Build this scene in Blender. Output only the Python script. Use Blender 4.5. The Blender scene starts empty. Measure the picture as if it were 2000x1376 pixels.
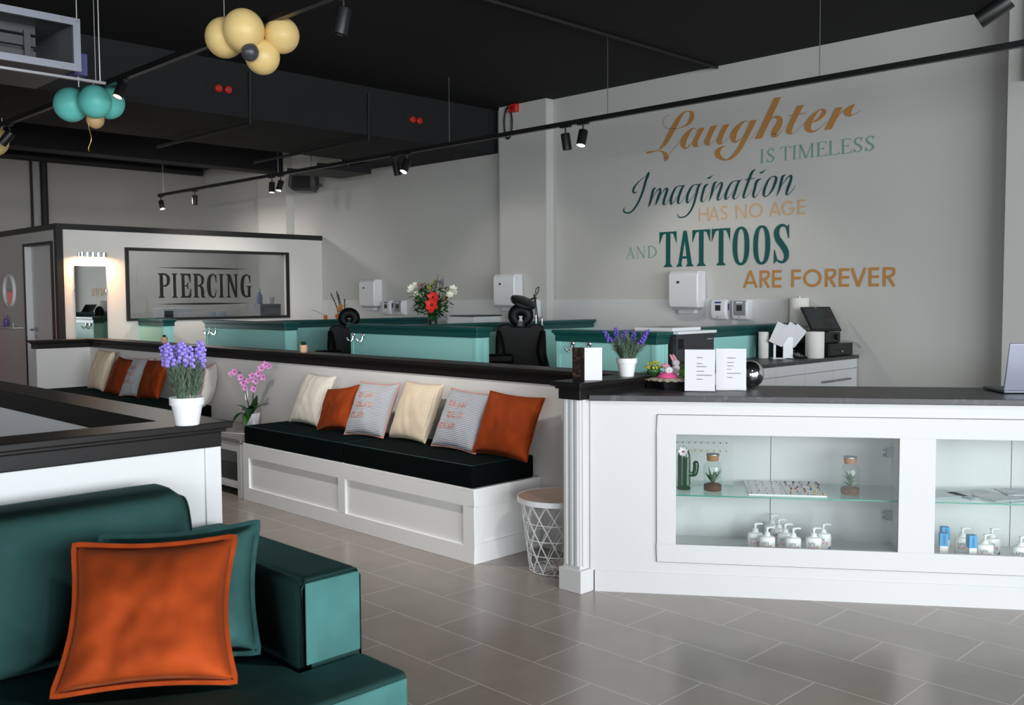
import bpy, bmesh, math, random
from mathutils import Vector, Matrix, Euler, noise
R = math.radians
PI = math.pi
SC = bpy.context.scene
COL = SC.collection
random.seed(7)

# ------------------------------------------------------------------ camera
YAW, PITCH, ROLL, FPX, EYE = 0.78632822, -0.05758658, -0.00578114, 1879.785, 1.35
cd = bpy.data.cameras.new('camera')
cam = bpy.data.objects.new('camera', cd)
COL.objects.link(cam)
_f = Vector((math.cos(PITCH)*math.cos(YAW), math.cos(PITCH)*math.sin(YAW), math.sin(PITCH)))
_r0 = Vector((math.sin(YAW), -math.cos(YAW), 0))
_u0 = _r0.cross(_f)
_r = _r0*math.cos(ROLL) + _u0*math.sin(ROLL)
_u = _r.cross(_f)
_m = Matrix((_r, _u, -_f)).transposed().to_4x4()
_m.translation = Vector((0, 0, EYE))
cam.matrix_world = _m
cd.sensor_width = 36.0
cd.lens = 36.0*FPX/2000.0
cd.clip_start = 0.05
cd.dof.use_dof = True
cd.dof.focus_distance = 5.2
cd.dof.aperture_fstop = 7.0
SC.camera = cam

# ------------------------------------------------------------------ light
w = bpy.data.worlds.new('overcast_sky')
SC.world = w
w.use_nodes = True
w.node_tree.nodes['Background'].inputs[0].default_value = (0.80, 0.90, 1.0, 1)
w.node_tree.nodes['Background'].inputs[1].default_value = 0.9

def area(name, loc, rot, sx, sy, power, col):
    l = bpy.data.lights.new(name, 'AREA')
    l.shape = 'RECTANGLE'; l.size = sx; l.size_y = sy; l.energy = power; l.color = col
    o = bpy.data.objects.new(name, l); o.location = loc; o.rotation_euler = rot
    COL.objects.link(o)
    return o
# daylight through the shop windows behind the camera (the window wall stands at y = -6)
area('daylight_front_window', (-1.0, -7.4, 2.7), (R(76), 0, R(-6)), 12.0, 4.6, 2500, (0.92, 0.97, 1.0))
# daylight through the side window on the far left of the shop
area('daylight_side_window', (-8.4, -0.6, 2.6), (R(77), 0, R(-76)), 9.0, 4.4, 440, (0.94, 0.98, 1.0))

def spot(name, loc, target, power, size=60, col=(1, 0.94, 0.86), blend=0.5, rad=0.03):
    l = bpy.data.lights.new(name, 'SPOT')
    l.energy = power; l.spot_size = R(size); l.spot_blend = blend; l.color = col; l.shadow_soft_size = rad
    o = bpy.data.objects.new(name, l); o.location = loc
    o.rotation_euler = (Vector(target)-Vector(loc)).to_track_quat('-Z', 'Y').to_euler()
    COL.objects.link(o)
    return o

SC.view_settings.view_transform = 'Standard'
SC.view_settings.look = 'None'
SC.view_settings.gamma = 1.0
SC.view_settings.use_curve_mapping = False
SC.view_settings.exposure = 0.0
SC.cycles.max_bounces = 8
SC.cycles.diffuse_bounces = 4
SC.cycles.glossy_bounces = 4
SC.cycles.transmission_bounces = 8
SC.cycles.transparent_max_bounces = 16
SC.cycles.caustics_reflective = False
SC.cycles.caustics_refractive = False
SC.cycles.sample_clamp_indirect = 4.0

# ------------------------------------------------------------------ materials
def lin(c):
    def f(v):
        v = v/255.0
        return v/12.92 if v <= 0.04045 else ((v+0.055)/1.055)**2.4
    return (f(c[0]), f(c[1]), f(c[2]), 1.0)

MATS = {}
def mat(name, rgb=(128, 128, 128), rough=0.5, metal=0.0, spec=0.5, sheen=0.0, sheen_rough=0.4, sheen_tint=None,
        emit=0.0, emit_rgb=None, var=0.0, var_scale=6.0, bump=0.0, bump_scale=40.0, coat=0.0, normal_bend=None):
    if name in MATS: return MATS[name]
    m = bpy.data.materials.new(name); m.use_nodes = True
    nt = m.node_tree; b = nt.nodes['Principled BSDF']
    c = lin(rgb)
    b.inputs['Base Color'].default_value = c
    b.inputs['Roughness'].default_value = rough
    b.inputs['Metallic'].default_value = metal
    b.inputs['Specular IOR Level'].default_value = spec
    b.inputs['Coat Weight'].default_value = coat
    if sheen:
        b.inputs['Sheen Weight'].default_value = sheen
        b.inputs['Sheen Roughness'].default_value = sheen_rough
        b.inputs['Sheen Tint'].default_value = lin(sheen_tint or rgb)
    if emit:
        b.inputs['Emission Color'].default_value = lin(emit_rgb or rgb)
        b.inputs['Emission Strength'].default_value = emit
    if var or bump:
        tc = nt.nodes.new('ShaderNodeTexCoord')
    if var:
        n = nt.nodes.new('ShaderNodeTexNoise'); n.inputs['Scale'].default_value = var_scale
        n.inputs['Detail'].default_value = 5
        nt.links.new(tc.outputs['Object'], n.inputs['Vector'])
        r = nt.nodes.new('ShaderNodeMapRange')
        r.inputs[1].default_value = 0.3; r.inputs[2].default_value = 0.7
        r.inputs[3].default_value = 1-var; r.inputs[4].default_value = 1+var
        nt.links.new(n.outputs['Fac'], r.inputs[0])
        mx = nt.nodes.new('ShaderNodeMix'); mx.data_type = 'RGBA'; mx.blend_type = 'MULTIPLY'
        mx.inputs[0].default_value = 1
        mx.inputs[6].default_value = c
        nt.links.new(r.outputs[0], mx.inputs[7])
        nt.links.new(mx.outputs[2], b.inputs['Base Color'])
    if bump:
        n2 = nt.nodes.new('ShaderNodeTexNoise'); n2.inputs['Scale'].default_value = bump_scale
        nt.links.new(tc.outputs['Object'], n2.inputs['Vector'])
        bp = nt.nodes.new('ShaderNodeBump'); bp.inputs['Strength'].default_value = bump
        bp.inputs['Distance'].default_value = 0.01
        nt.links.new(n2.outputs['Fac'], bp.inputs['Height'])
        nt.links.new(bp.outputs[0], b.inputs['Normal'])
    if normal_bend:   # light and shade put in by bending the shading normal this way
        ge = nt.nodes.new('ShaderNodeNewGeometry'); va = nt.nodes.new('ShaderNodeVectorMath'); vn = nt.nodes.new('ShaderNodeVectorMath')
        vn.operation = 'NORMALIZE'; va.inputs[1].default_value = normal_bend
        nt.links.new(ge.outputs['Normal'], va.inputs[0]); nt.links.new(va.outputs[0], vn.inputs[0]); nt.links.new(vn.outputs[0], b.inputs['Normal'])
    MATS[name] = m
    return m

def glass(name, tint=(245, 250, 248), refl=1.0, rough=0.0):
    if name in MATS: return MATS[name]
    m = bpy.data.materials.new(name); m.use_nodes = True
    nt = m.node_tree; nt.nodes.clear()
    out = nt.nodes.new('ShaderNodeOutputMaterial')
    mx = nt.nodes.new('ShaderNodeMixShader'); tr = nt.nodes.new('ShaderNodeBsdfTransparent')
    gl = nt.nodes.new('ShaderNodeBsdfGlossy'); fr = nt.nodes.new('ShaderNodeFresnel')
    fr.inputs['IOR'].default_value = 1.45
    gl.inputs['Roughness'].default_value = rough
    gl.inputs['Color'].default_value = (refl, refl, refl, 1)
    tr.inputs['Color'].default_value = lin(tint)
    # only the outer side reflects: a thin pane, so the exit side adds nothing
    ge = nt.nodes.new('ShaderNodeNewGeometry'); iv = nt.nodes.new('ShaderNodeMath'); iv.operation = 'SUBTRACT'; iv.inputs[0].default_value = 1
    ml = nt.nodes.new('ShaderNodeMath'); ml.operation = 'MULTIPLY'
    nt.links.new(ge.outputs['Backfacing'], iv.inputs[1]); nt.links.new(iv.outputs[0], ml.inputs[0]); nt.links.new(fr.outputs[0], ml.inputs[1])
    nt.links.new(ml.outputs[0], mx.inputs[0]); nt.links.new(tr.outputs[0], mx.inputs[1])
    nt.links.new(gl.outputs[0], mx.inputs[2]); nt.links.new(mx.outputs[0], out.inputs[0])
    MATS[name] = m
    return m

def floor_mat():
    m = mat('floor_tile', (132, 122, 112), rough=0.34, spec=0.5)
    nt = m.node_tree; b = nt.nodes['Principled BSDF']
    tc = nt.nodes.new('ShaderNodeTexCoord'); sp = nt.nodes.new('ShaderNodeSeparateXYZ')
    nt.links.new(tc.outputs['Object'], sp.inputs[0])
    ax = nt.nodes.new('ShaderNodeMath'); ax.operation = 'ADD'; ax.inputs[1].default_value = -2.42 + 0.555*20
    ay = nt.nodes.new('ShaderNodeMath'); ay.operation = 'ADD'; ay.inputs[1].default_value = -2.243 + 0.2755*40
    nt.links.new(sp.outputs[1], ax.inputs[0]); nt.links.new(sp.outputs[0], ay.inputs[0])
    cb = nt.nodes.new('ShaderNodeCombineXYZ')
    nt.links.new(ax.outputs[0], cb.inputs[0]); nt.links.new(ay.outputs[0], cb.inputs[1])
    br = nt.nodes.new('ShaderNodeTexBrick')
    br.offset = 0.5; br.offset_frequency = 2; br.squash = 1.0
    br.inputs['Scale'].default_value = 1.0
    br.inputs['Brick Width'].default_value = 0.555
    br.inputs['Row Height'].default_value = 0.2755
    br.inputs['Mortar Size'].default_value = 0.0022
    br.inputs['Mortar Smooth'].default_value = 0.1
    br.inputs['Color1'].default_value = lin((150, 141, 132)); br.inputs['Color2'].default_value = lin((144, 135, 126))
    br.inputs['Mortar'].default_value = lin((194, 189, 183))
    nt.links.new(cb.outputs[0], br.inputs['Vector'])
    n = nt.nodes.new('ShaderNodeTexNoise'); n.inputs['Scale'].default_value = 3.2; n.inputs['Detail'].default_value = 4
    n.inputs['Roughness'].default_value = 0.65
    nt.links.new(tc.outputs['Object'], n.inputs['Vector'])
    r = nt.nodes.new('ShaderNodeMapRange'); r.inputs[1].default_value = 0.3; r.inputs[2].default_value = 0.7
    r.inputs[3].default_value = 0.9; r.inputs[4].default_value = 1.08
    nt.links.new(n.outputs['Fac'], r.inputs[0])
    mx = nt.nodes.new('ShaderNodeMix'); mx.data_type = 'RGBA'; mx.blend_type = 'MULTIPLY'; mx.inputs[0].default_value = 1
    nt.links.new(br.outputs['Color'], mx.inputs[6]); nt.links.new(r.outputs[0], mx.inputs[7])
    nt.links.new(mx.outputs[2], b.inputs['Base Color'])
    b.inputs['Roughness'].default_value = 0.24; b.inputs['Specular IOR Level'].default_value = 0.85
    return m

def stripe_mat(name, c1, c2, period, axis=2, rough=0.8, bump=0.0, sharp=True, sheen=0.2):
    """thin woven stripes or cord ribs running across one local axis"""
    m = mat(name, c1, rough=rough, sheen=sheen, spec=0.2)
    nt = m.node_tree; b = nt.nodes['Principled BSDF']
    tc = nt.nodes.new('ShaderNodeTexCoord'); sp = nt.nodes.new('ShaderNodeSeparateXYZ')
    nt.links.new(tc.outputs['Object'], sp.inputs[0])
    mu = nt.nodes.new('ShaderNodeMath'); mu.operation = 'MULTIPLY'; mu.inputs[1].default_value = 2*PI/period
    nt.links.new(sp.outputs[axis], mu.inputs[0])
    si = nt.nodes.new('ShaderNodeMath'); si.operation = 'SINE'
    nt.links.new(mu.outputs[0], si.inputs[0])
    r = nt.nodes.new('ShaderNodeMapRange')
    r.inputs[1].default_value = -0.3 if sharp else -1; r.inputs[2].default_value = 0.3 if sharp else 1
    nt.links.new(si.outputs[0], r.inputs[0])
    mx = nt.nodes.new('ShaderNodeMix'); mx.data_type = 'RGBA'
    mx.inputs[6].default_value = lin(c1); mx.inputs[7].default_value = lin(c2)
    nt.links.new(r.outputs[0], mx.inputs[0]); nt.links.new(mx.outputs[2], b.inputs['Base Color'])
    if bump:
        bp = nt.nodes.new('ShaderNodeBump'); bp.inputs['Strength'].default_value = bump; bp.inputs['Distance'].default_value = 0.004
        nt.links.new(si.outputs[0], bp.inputs['Height']); nt.links.new(bp.outputs[0], b.inputs['Normal'])
    return m

def speckle_mat(name, c1, c2, scale, rough=0.5, lo=0.5, hi=0.7, spec=0.5):
    m = mat(name, c1, rough=rough, spec=spec)
    nt = m.node_tree; b = nt.nodes['Principled BSDF']
    tc = nt.nodes.new('ShaderNodeTexCoord')
    n = nt.nodes.new('ShaderNodeTexNoise'); n.inputs['Scale'].default_value = scale; n.inputs['Detail'].default_value = 8
    n.inputs['Distortion'].default_value = 1.2
    nt.links.new(tc.outputs['Object'], n.inputs['Vector'])
    r = nt.nodes.new('ShaderNodeMapRange'); r.inputs[1].default_value = lo; r.inputs[2].default_value = hi
    nt.links.new(n.outputs['Fac'], r.inputs[0])
    mx = nt.nodes.new('ShaderNodeMix'); mx.data_type = 'RGBA'
    mx.inputs[6].default_value = lin(c1); mx.inputs[7].default_value = lin(c2)
    nt.links.new(r.outputs[0], mx.inputs[0]); nt.links.new(mx.outputs[2], b.inputs['Base Color'])
    return m

WALL = mat('wall_paint_grey', (198, 197, 193), rough=0.85, var=0.02, var_scale=1.5)
WALLD = mat('wall_paint_taupe', (158, 154, 150), rough=0.85, var=0.02, var_scale=1.5)
WHITE = mat('white_paint', (209, 210, 211), rough=0.45, spec=0.4)
BENCHW = mat('bench_white_lifted', (240, 240, 240), rough=0.5, spec=0.35)  # white lightened to make up for the weak light on the bench
OFFW = mat('off_white_paint', (216, 214, 212), rough=0.6, spec=0.35)
BLACKC = mat('black_ceiling', (34, 34, 35), rough=0.85, spec=0.25)
BLACK = mat('black_paint', (26, 26, 27), rough=0.42, spec=0.5)
BLACKW = mat('black_stained_wood', (24, 22, 22), rough=0.36, spec=0.22)
BLKM = mat('black_metal', (22, 22, 23), rough=0.4, metal=0.0, spec=0.5)
SPLASH = mat('splash_panel', (214, 215, 215), rough=0.3, spec=0.5)
TEAL = mat('mint_paint', (154, 213, 209), rough=0.5, spec=0.4)
GREEN = mat('dark_green_paint', (12, 74, 72), rough=0.35, spec=0.5)
CHROME = mat('chrome', (215, 215, 218), rough=0.12, metal=1.0)
STEEL = mat('brushed_steel', (170, 172, 176), rough=0.35, metal=1.0)
MIRROR = mat('mirror_glass', (235, 238, 236), rough=0.01, metal=1.0)
GALV = mat('galvanised_sheet', (150, 153, 165), rough=0.42, metal=0.6)
SLATE = speckle_mat('dark_worktop', (58, 58, 61), (112, 110, 108), 14, rough=0.42, lo=0.55, hi=0.85)
MARBLE = speckle_mat('grey_marble', (138, 130, 127), (84, 70, 66), 9, rough=0.15, lo=0.5, hi=0.75)
VELVET = mat('dark_green_velvet', (70, 117, 115), rough=0.8, spec=0.08, sheen=0.12, sheen_rough=0.4, sheen_tint=(120, 190, 185), var=0.22, var_scale=6, normal_bend=(0.60, 0.94, 0))  # shading normal bent so that top and inner faces turn dark
VELVETF = mat('dark_green_velvet_lit', (70, 117, 115), rough=0.8, spec=0.08, sheen=0.12, sheen_rough=0.4, sheen_tint=(120, 190, 185), var=0.22, var_scale=6, normal_bend=(0.0, 0.2, 0.1))  # lit copy: same green, normal bent so that front faces stay bright
VELVETS = mat('dark_green_velvet_shaded', (70, 117, 115), rough=0.8, spec=0.08, sheen=0.12, sheen_rough=0.4, sheen_tint=(120, 190, 185), var=0.3, var_scale=4, normal_bend=(0.46, 0.84, 0.0))  # shaded copy: same green, normal bent to darken back and cushion
VELVETB = mat('bottle_green_velvet', (7, 12, 12), rough=0.9, spec=0.05, sheen=0.08, sheen_rough=0.35, sheen_tint=(40, 90, 88))
RUST = mat('rust_velvet', (166, 68, 28), rough=0.75, spec=0.08, sheen=0.12, sheen_rough=0.35, sheen_tint=(255, 150, 100), var=0.22, var_scale=9, normal_bend=(0.2, 0.55, 0.1))
CORD = stripe_mat('cream_corduroy', (228, 212, 188), (212, 194, 168), 0.011, axis=0, bump=0.2, sharp=False)
CORDW = stripe_mat('pale_corduroy', (224, 218, 206), (206, 198, 186), 0.011, axis=0, bump=0.2, sharp=False)
STRIPE = stripe_mat('blue_grey_stripe', (204, 205, 208), (128, 134, 146), 0.0096, axis=2)
VINYL = mat('black_vinyl', (11, 11, 12), rough=0.46, spec=0.18)
PLASTW = mat('white_plastic', (232, 233, 236), rough=0.3, spec=0.5)
PLASTG = mat('grey_plastic', (150, 151, 154), rough=0.35)
PLASTD = mat('dark_plastic', (52, 52, 56), rough=0.4)
PAPER = mat('white_paper', (218, 218, 224), rough=0.7, spec=0.2)
INK = mat('grey_ink', (84, 88, 108), rough=0.8, spec=0.1)
GLASS = glass('clear_glass')
GLASSG = glass('green_tinted_glass', (238, 248, 245))
GEDGE = mat('glass_edge_green', (70, 150, 136), rough=0.2)
GOLD = mat('gold_lettering', (190, 136, 76), rough=0.6, spec=0.3)
SAND = mat('sand_lettering', (206, 172, 136), rough=0.6, spec=0.3)
MINTL = mat('sage_lettering', (112, 165, 150), rough=0.6, spec=0.3)
PETROL = mat('petrol_lettering', (22, 88, 84), rough=0.6, spec=0.3)
PETROLD = mat('dark_petrol_lettering', (24, 74, 76), rough=0.6, spec=0.3)
BLACKL = mat('black_lettering', (16, 16, 17), rough=0.5, spec=0.3)
LEAF = mat('leaf_green', (52, 96, 40), rough=0.5, var=0.2, var_scale=30)
LEAFD = mat('dark_leaf_green', (30, 66, 30), rough=0.4, var=0.15, var_scale=20)
SAGE = mat('grey_green_foliage', (104, 124, 104), rough=0.7, var=0.2, var_scale=60)
LILAC = mat('lavender_bloom', (158, 140, 232), rough=0.7, var=0.22, var_scale=120)
VIOLET = mat('violet_bloom', (104, 84, 186), rough=0.7, var=0.2, var_scale=120)
ORCHID = mat('orchid_petal', (214, 146, 202), rough=0.6, var=0.2, var_scale=80)
STEM = mat('brown_stem', (72, 58, 40), rough=0.7)
SOIL = mat('brown_gravel', (112, 78, 60), rough=0.9, var=0.4, var_scale=220, bump=0.8, bump_scale=200)
TERRA = mat('pale_clay', (214, 172, 142), rough=0.8)
WOODLID = mat('pale_wood_veneer', (176, 154, 140), rough=0.45, var=0.06, var_scale=14)
CORKM = mat('brown_cork', (170, 126, 92), rough=0.9, var=0.15, var_scale=120)
RED = mat('signal_red', (200, 38, 36), rough=0.4)
# ------------------------------------------------------------------ mesh helpers
class M:
    """collects shapes and links them as one mesh object"""
    def __init__(s, lift=None): s.v = []; s.f = []; s.lift = lift; s.k = 0
    def add(s, vs, fs):
        if s.lift is not None:   # overlapping pen strokes lie in thin successive layers
            d_ = s.lift*s.k; vs = [Vector(v)+d_ for v in vs]; s.k += 1
        n = len(s.v); s.v += [tuple(v) for v in vs]; s.f += [tuple(i+n for i in f) for f in fs]; return s
    def box(s, x0, y0, z0, x1, y1, z1, tf=None):
        vs = [Vector((x, y, z)) for z in (z0, z1) for y in (y0, y1) for x in (x0, x1)]
        if tf is not None: vs = [tf @ v for v in vs]
        return s.add(vs, [(0, 2, 3, 1), (4, 5, 7, 6), (0, 1, 5, 4), (2, 6, 7, 3), (0, 4, 6, 2), (1, 3, 7, 5)])
    def prism(s, poly, a, b, ax=2):
        """polygon (2D) extruded along axis ax from a to b"""
        def P(p, t):
            if ax == 2: return (p[0], p[1], t)
            if ax == 1: return (p[0], t, p[1])
            return (t, p[0], p[1])
        n = len(poly)
        vs = [P(p, a) for p in poly] + [P(p, b) for p in poly]
        fs = [tuple(range(n))[::-1], tuple(range(n, 2*n))] + [(i, (i+1) % n, n+(i+1) % n, n+i) for i in range(n)]
        return s.add(vs, fs)
    def cyl(s, p0, p1, r0, r1=None, n=16):
        r1 = r0 if r1 is None else r1
        p0 = Vector(p0); p1 = Vector(p1); d = (p1-p0).normalized()
        a = d.orthogonal().normalized(); b = d.cross(a)
        vs = []
        for p, r in ((p0, r0), (p1, r1)):
            vs += [p + (a*math.cos(2*PI*i/n) + b*math.sin(2*PI*i/n))*r for i in range(n)]
        fs = [(i, (i+1) % n, n+(i+1) % n, n+i) for i in range(n)] + [tuple(range(n))[::-1], tuple(range(n, 2*n))]
        return s.add(vs, fs)
    def tube(s, pts, r, n=8, closed=False):
        pts = [Vector(p) for p in pts]; k = len(pts)
        rs = r if isinstance(r, (list, tuple)) else [r]*k
        vs = []; a = None
        for i, p in enumerate(pts):
            if closed: t = pts[(i+1) % k] - pts[i-1]
            else: t = pts[min(i+1, k-1)] - pts[max(i-1, 0)]
            t.normalize()
            if a is None: a = t.orthogonal().normalized()
            else:
                a = a - t*a.dot(t)
                a = a.normalized() if a.length > 1e-6 else t.orthogonal().normalized()
            b = t.cross(a)
            vs += [p + (a*math.cos(2*PI*j/n) + b*math.sin(2*PI*j/n))*rs[i] for j in range(n)]
        fs = []
        for i in range(k if closed else k-1):
            i2 = (i+1) % k
            fs += [(i*n+j, i*n+(j+1) % n, i2*n+(j+1) % n, i2*n+j) for j in range(n)]
        if not closed: fs += [tuple(range(n))[::-1], tuple(range((k-1)*n, k*n))]
        return s.add(vs, fs)
    def lathe(s, prof, n=24, c=(0, 0, 0), tf=None):
        vs = []; fs = []; idx = []
        for (r, z) in prof:
            if r < 1e-6:
                idx.append([len(vs)]); vs.append(Vector((c[0], c[1], c[2]+z)))
            else:
                idx.append(list(range(len(vs), len(vs)+n)))
                vs += [Vector((c[0]+r*math.cos(2*PI*j/n), c[1]+r*math.sin(2*PI*j/n), c[2]+z)) for j in range(n)]
        for i in range(len(prof)-1):
            A, B = idx[i], idx[i+1]
            for j in range(n):
                j2 = (j+1) % n
                if len(A) == 1 and len(B) == 1: continue
                if len(A) == 1: fs.append((A[0], B[j2], B[j]))
                elif len(B) == 1: fs.append((A[j], A[j2], B[0]))
                else: fs.append((A[j], A[j2], B[j2], B[j]))
        if tf is not None: vs = [tf @ v for v in vs]
        return s.add(vs, fs)
    def ball(s, c, r, n=16, m=10, tf=None):
        rx, ry, rz = r if isinstance(r, (list, tuple)) else (r, r, r)
        vs = []; fs = []
        for i in range(m+1):
            t = PI*i/m
            for j in range(n):
                q = 2*PI*j/n
                vs.append(Vector((rx*math.sin(t)*math.cos(q), ry*math.sin(t)*math.sin(q), rz*math.cos(t))))
        if tf is not None: vs = [tf @ v for v in vs]
        vs = [v + Vector(c) for v in vs]
        for i in range(m):
            for j in range(n):
                a, b = i*n+j, i*n+(j+1) % n
                fs.append((a, a+n, b+n, b))
        return s.add(vs, fs)
    def grid(s, fn, nu, nv, wrap=False):
        vs = [fn(i/nu, j/nv) for j in range(nv+1) for i in range(nu+1)]
        fs = [(j*(nu+1)+i, j*(nu+1)+i+1, (j+1)*(nu+1)+i+1, (j+1)*(nu+1)+i) for j in range(nv) for i in range(nu)]
        return s.add(vs, fs)
    def poly(s, pts): return s.add(pts, [tuple(range(len(pts)))])
    def blade(s, base, d, L, wd, droop=0.0, n=5, fold=0.0, up=Vector((0, 0, 1))):
        """one leaf: a pointed strip that bends over along its length"""
        base = Vector(base); d = Vector(d).normalized()
        side = d.cross(up)
        if side.length < 1e-4: side = Vector((1, 0, 0))
        side.normalize()
        vs = []; p = base.copy(); dd = d.copy()
        for i in range(n+1):
            t = i/n
            ww = wd*0.5*math.sin(PI*min(0.97, 0.12+0.88*t))**0.8
            nrm = side.cross(dd).normalized()
            vs += [p - side*ww + nrm*ww*fold, p, p + side*ww + nrm*ww*fold]
            dd = (dd - up*droop/n).normalized(); p = p + dd*(L/n)
        fs = []
        for i in range(n):
            a = 3*i
            fs += [(a, a+1, a+4, a+3), (a+1, a+2, a+5, a+4)]
        return s.add(vs, fs)
    def build(s, name, m, parent=None, smooth=True, bevel=0.0, seg=2, angle=38, merge=True):
        me = bpy.data.meshes.new(name)
        me.from_pydata([tuple(v) for v in s.v], [], s.f)
        bm = bmesh.new(); bm.from_mesh(me)
        if merge: bmesh.ops.remove_doubles(bm, verts=bm.verts, dist=1e-6)
        bmesh.ops.recalc_face_normals(bm, faces=bm.faces)
        if smooth:
            for f in bm.faces: f.smooth = True
            for e in bm.edges:
                if len(e.link_faces) == 2:
                    try: e.smooth = e.calc_face_angle() < R(angle)
                    except Exception: pass
        bm.to_mesh(me); bm.free()
        me.materials.append(m)
        o = bpy.data.objects.new(name, me); COL.objects.link(o)
        if parent is not None: o.parent = parent
        if bevel:
            bv = o.modifiers.new('bevel', 'BEVEL'); bv.width = bevel; bv.segments = seg; bv.limit_method = 'ANGLE'; bv.angle_limit = R(40)
            bv.harden_normals = False
        return o

def tag(o, label, cat, group=None):
    o['label'] = label; o['category'] = cat
    if group: o['group'] = group
    return o
def thing(name, label, cat, loc=(0, 0, 0), rz=0.0, group=None, rot=None):
    o = bpy.data.objects.new(name, None); COL.objects.link(o)
    o.empty_display_size = 0.05
    o.location = loc; o.rotation_euler = rot if rot else (0, 0, rz)
    return tag(o, label, cat, group)
def struct(o):
    o['kind'] = 'structure'; return o
def dup(src, loc=None, rz=None, label=None, group=None, rot=None):
    """a copy of a thing with copies of its parts and sub-parts"""
    def cp(o, par):
        c = o.copy(); COL.objects.link(c)
        if par is not None: c.parent = par
        for ch in list(o.children): cp(ch, c)
        return c
    r = cp(src, None)
    if loc is not None: r.location = loc
    if rot is not None: r.rotation_euler = rot
    elif rz is not None: r.rotation_euler = (0, 0, rz)
    if label: r['label'] = label
    if group: r['group'] = group
    return r

def spline(pts, n=6):
    """Catmull-Rom through points of any length"""
    out = []; k = len(pts)
    if k < 3: return [tuple(p) for p in pts]
    for i in range(k-1):
        p0 = pts[max(i-1, 0)]; p1 = pts[i]; p2 = pts[i+1]; p3 = pts[min(i+2, k-1)]
        for s in range(n):
            t = s/n
            out.append(tuple(0.5*((2*b) + (-a+c)*t + (2*a-5*b+4*c-d)*t*t + (-a+3*b-3*c+d)*t**3) for a, b, c, d in zip(p0, p1, p2, p3)))
    out.append(tuple(pts[-1]))
    return out

# ---- lettering: flat pen strokes and polygons, placed by a mapping from 2D to the surface
def stroke(mb, pts, fmap, smooth=True, pen=None, n=6, closed=False):
    q = spline(pts, n) if smooth else pts
    k = len(q); vs = []
    for i, p in enumerate(q):
        a = q[(i-1) % k] if closed else q[max(i-1, 0)]
        b = q[(i+1) % k] if closed else q[min(i+1, k-1)]
        if pen: dx, dy = pen
        else:
            tx, ty = b[0]-a[0], b[1]-a[1]; L = math.hypot(tx, ty) or 1
            dx, dy = -ty/L, tx/L
        h = max(p[2], 0.0002)/2
        vs += [fmap(p[0]-dx*h, p[1]-dy*h), fmap(p[0]+dx*h, p[1]+dy*h)]
    fs = [(2*i, 2*i+1, 2*i+3, 2*i+2) for i in range(k-1)]
    mb.add(vs, fs)
def ring(mb, cx, cy, ro, ri, fmap, n=40, sq=1.0):
    vs = []
    for i in range(n):
        t = 2*PI*i/n
        c, s_ = math.cos(t), math.sin(t)
        c = math.copysign(abs(c)**sq, c); s_ = math.copysign(abs(s_)**sq, s_)
        vs += [fmap(cx+ro[0]*c, cy+ro[1]*s_), fmap(cx+ri[0]*c, cy+ri[1]*s_)]
    mb.add(vs, [(2*i, 2*i+1, (2*i+3) % (2*n), (2*i+2) % (2*n)) for i in range(n)])

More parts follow.
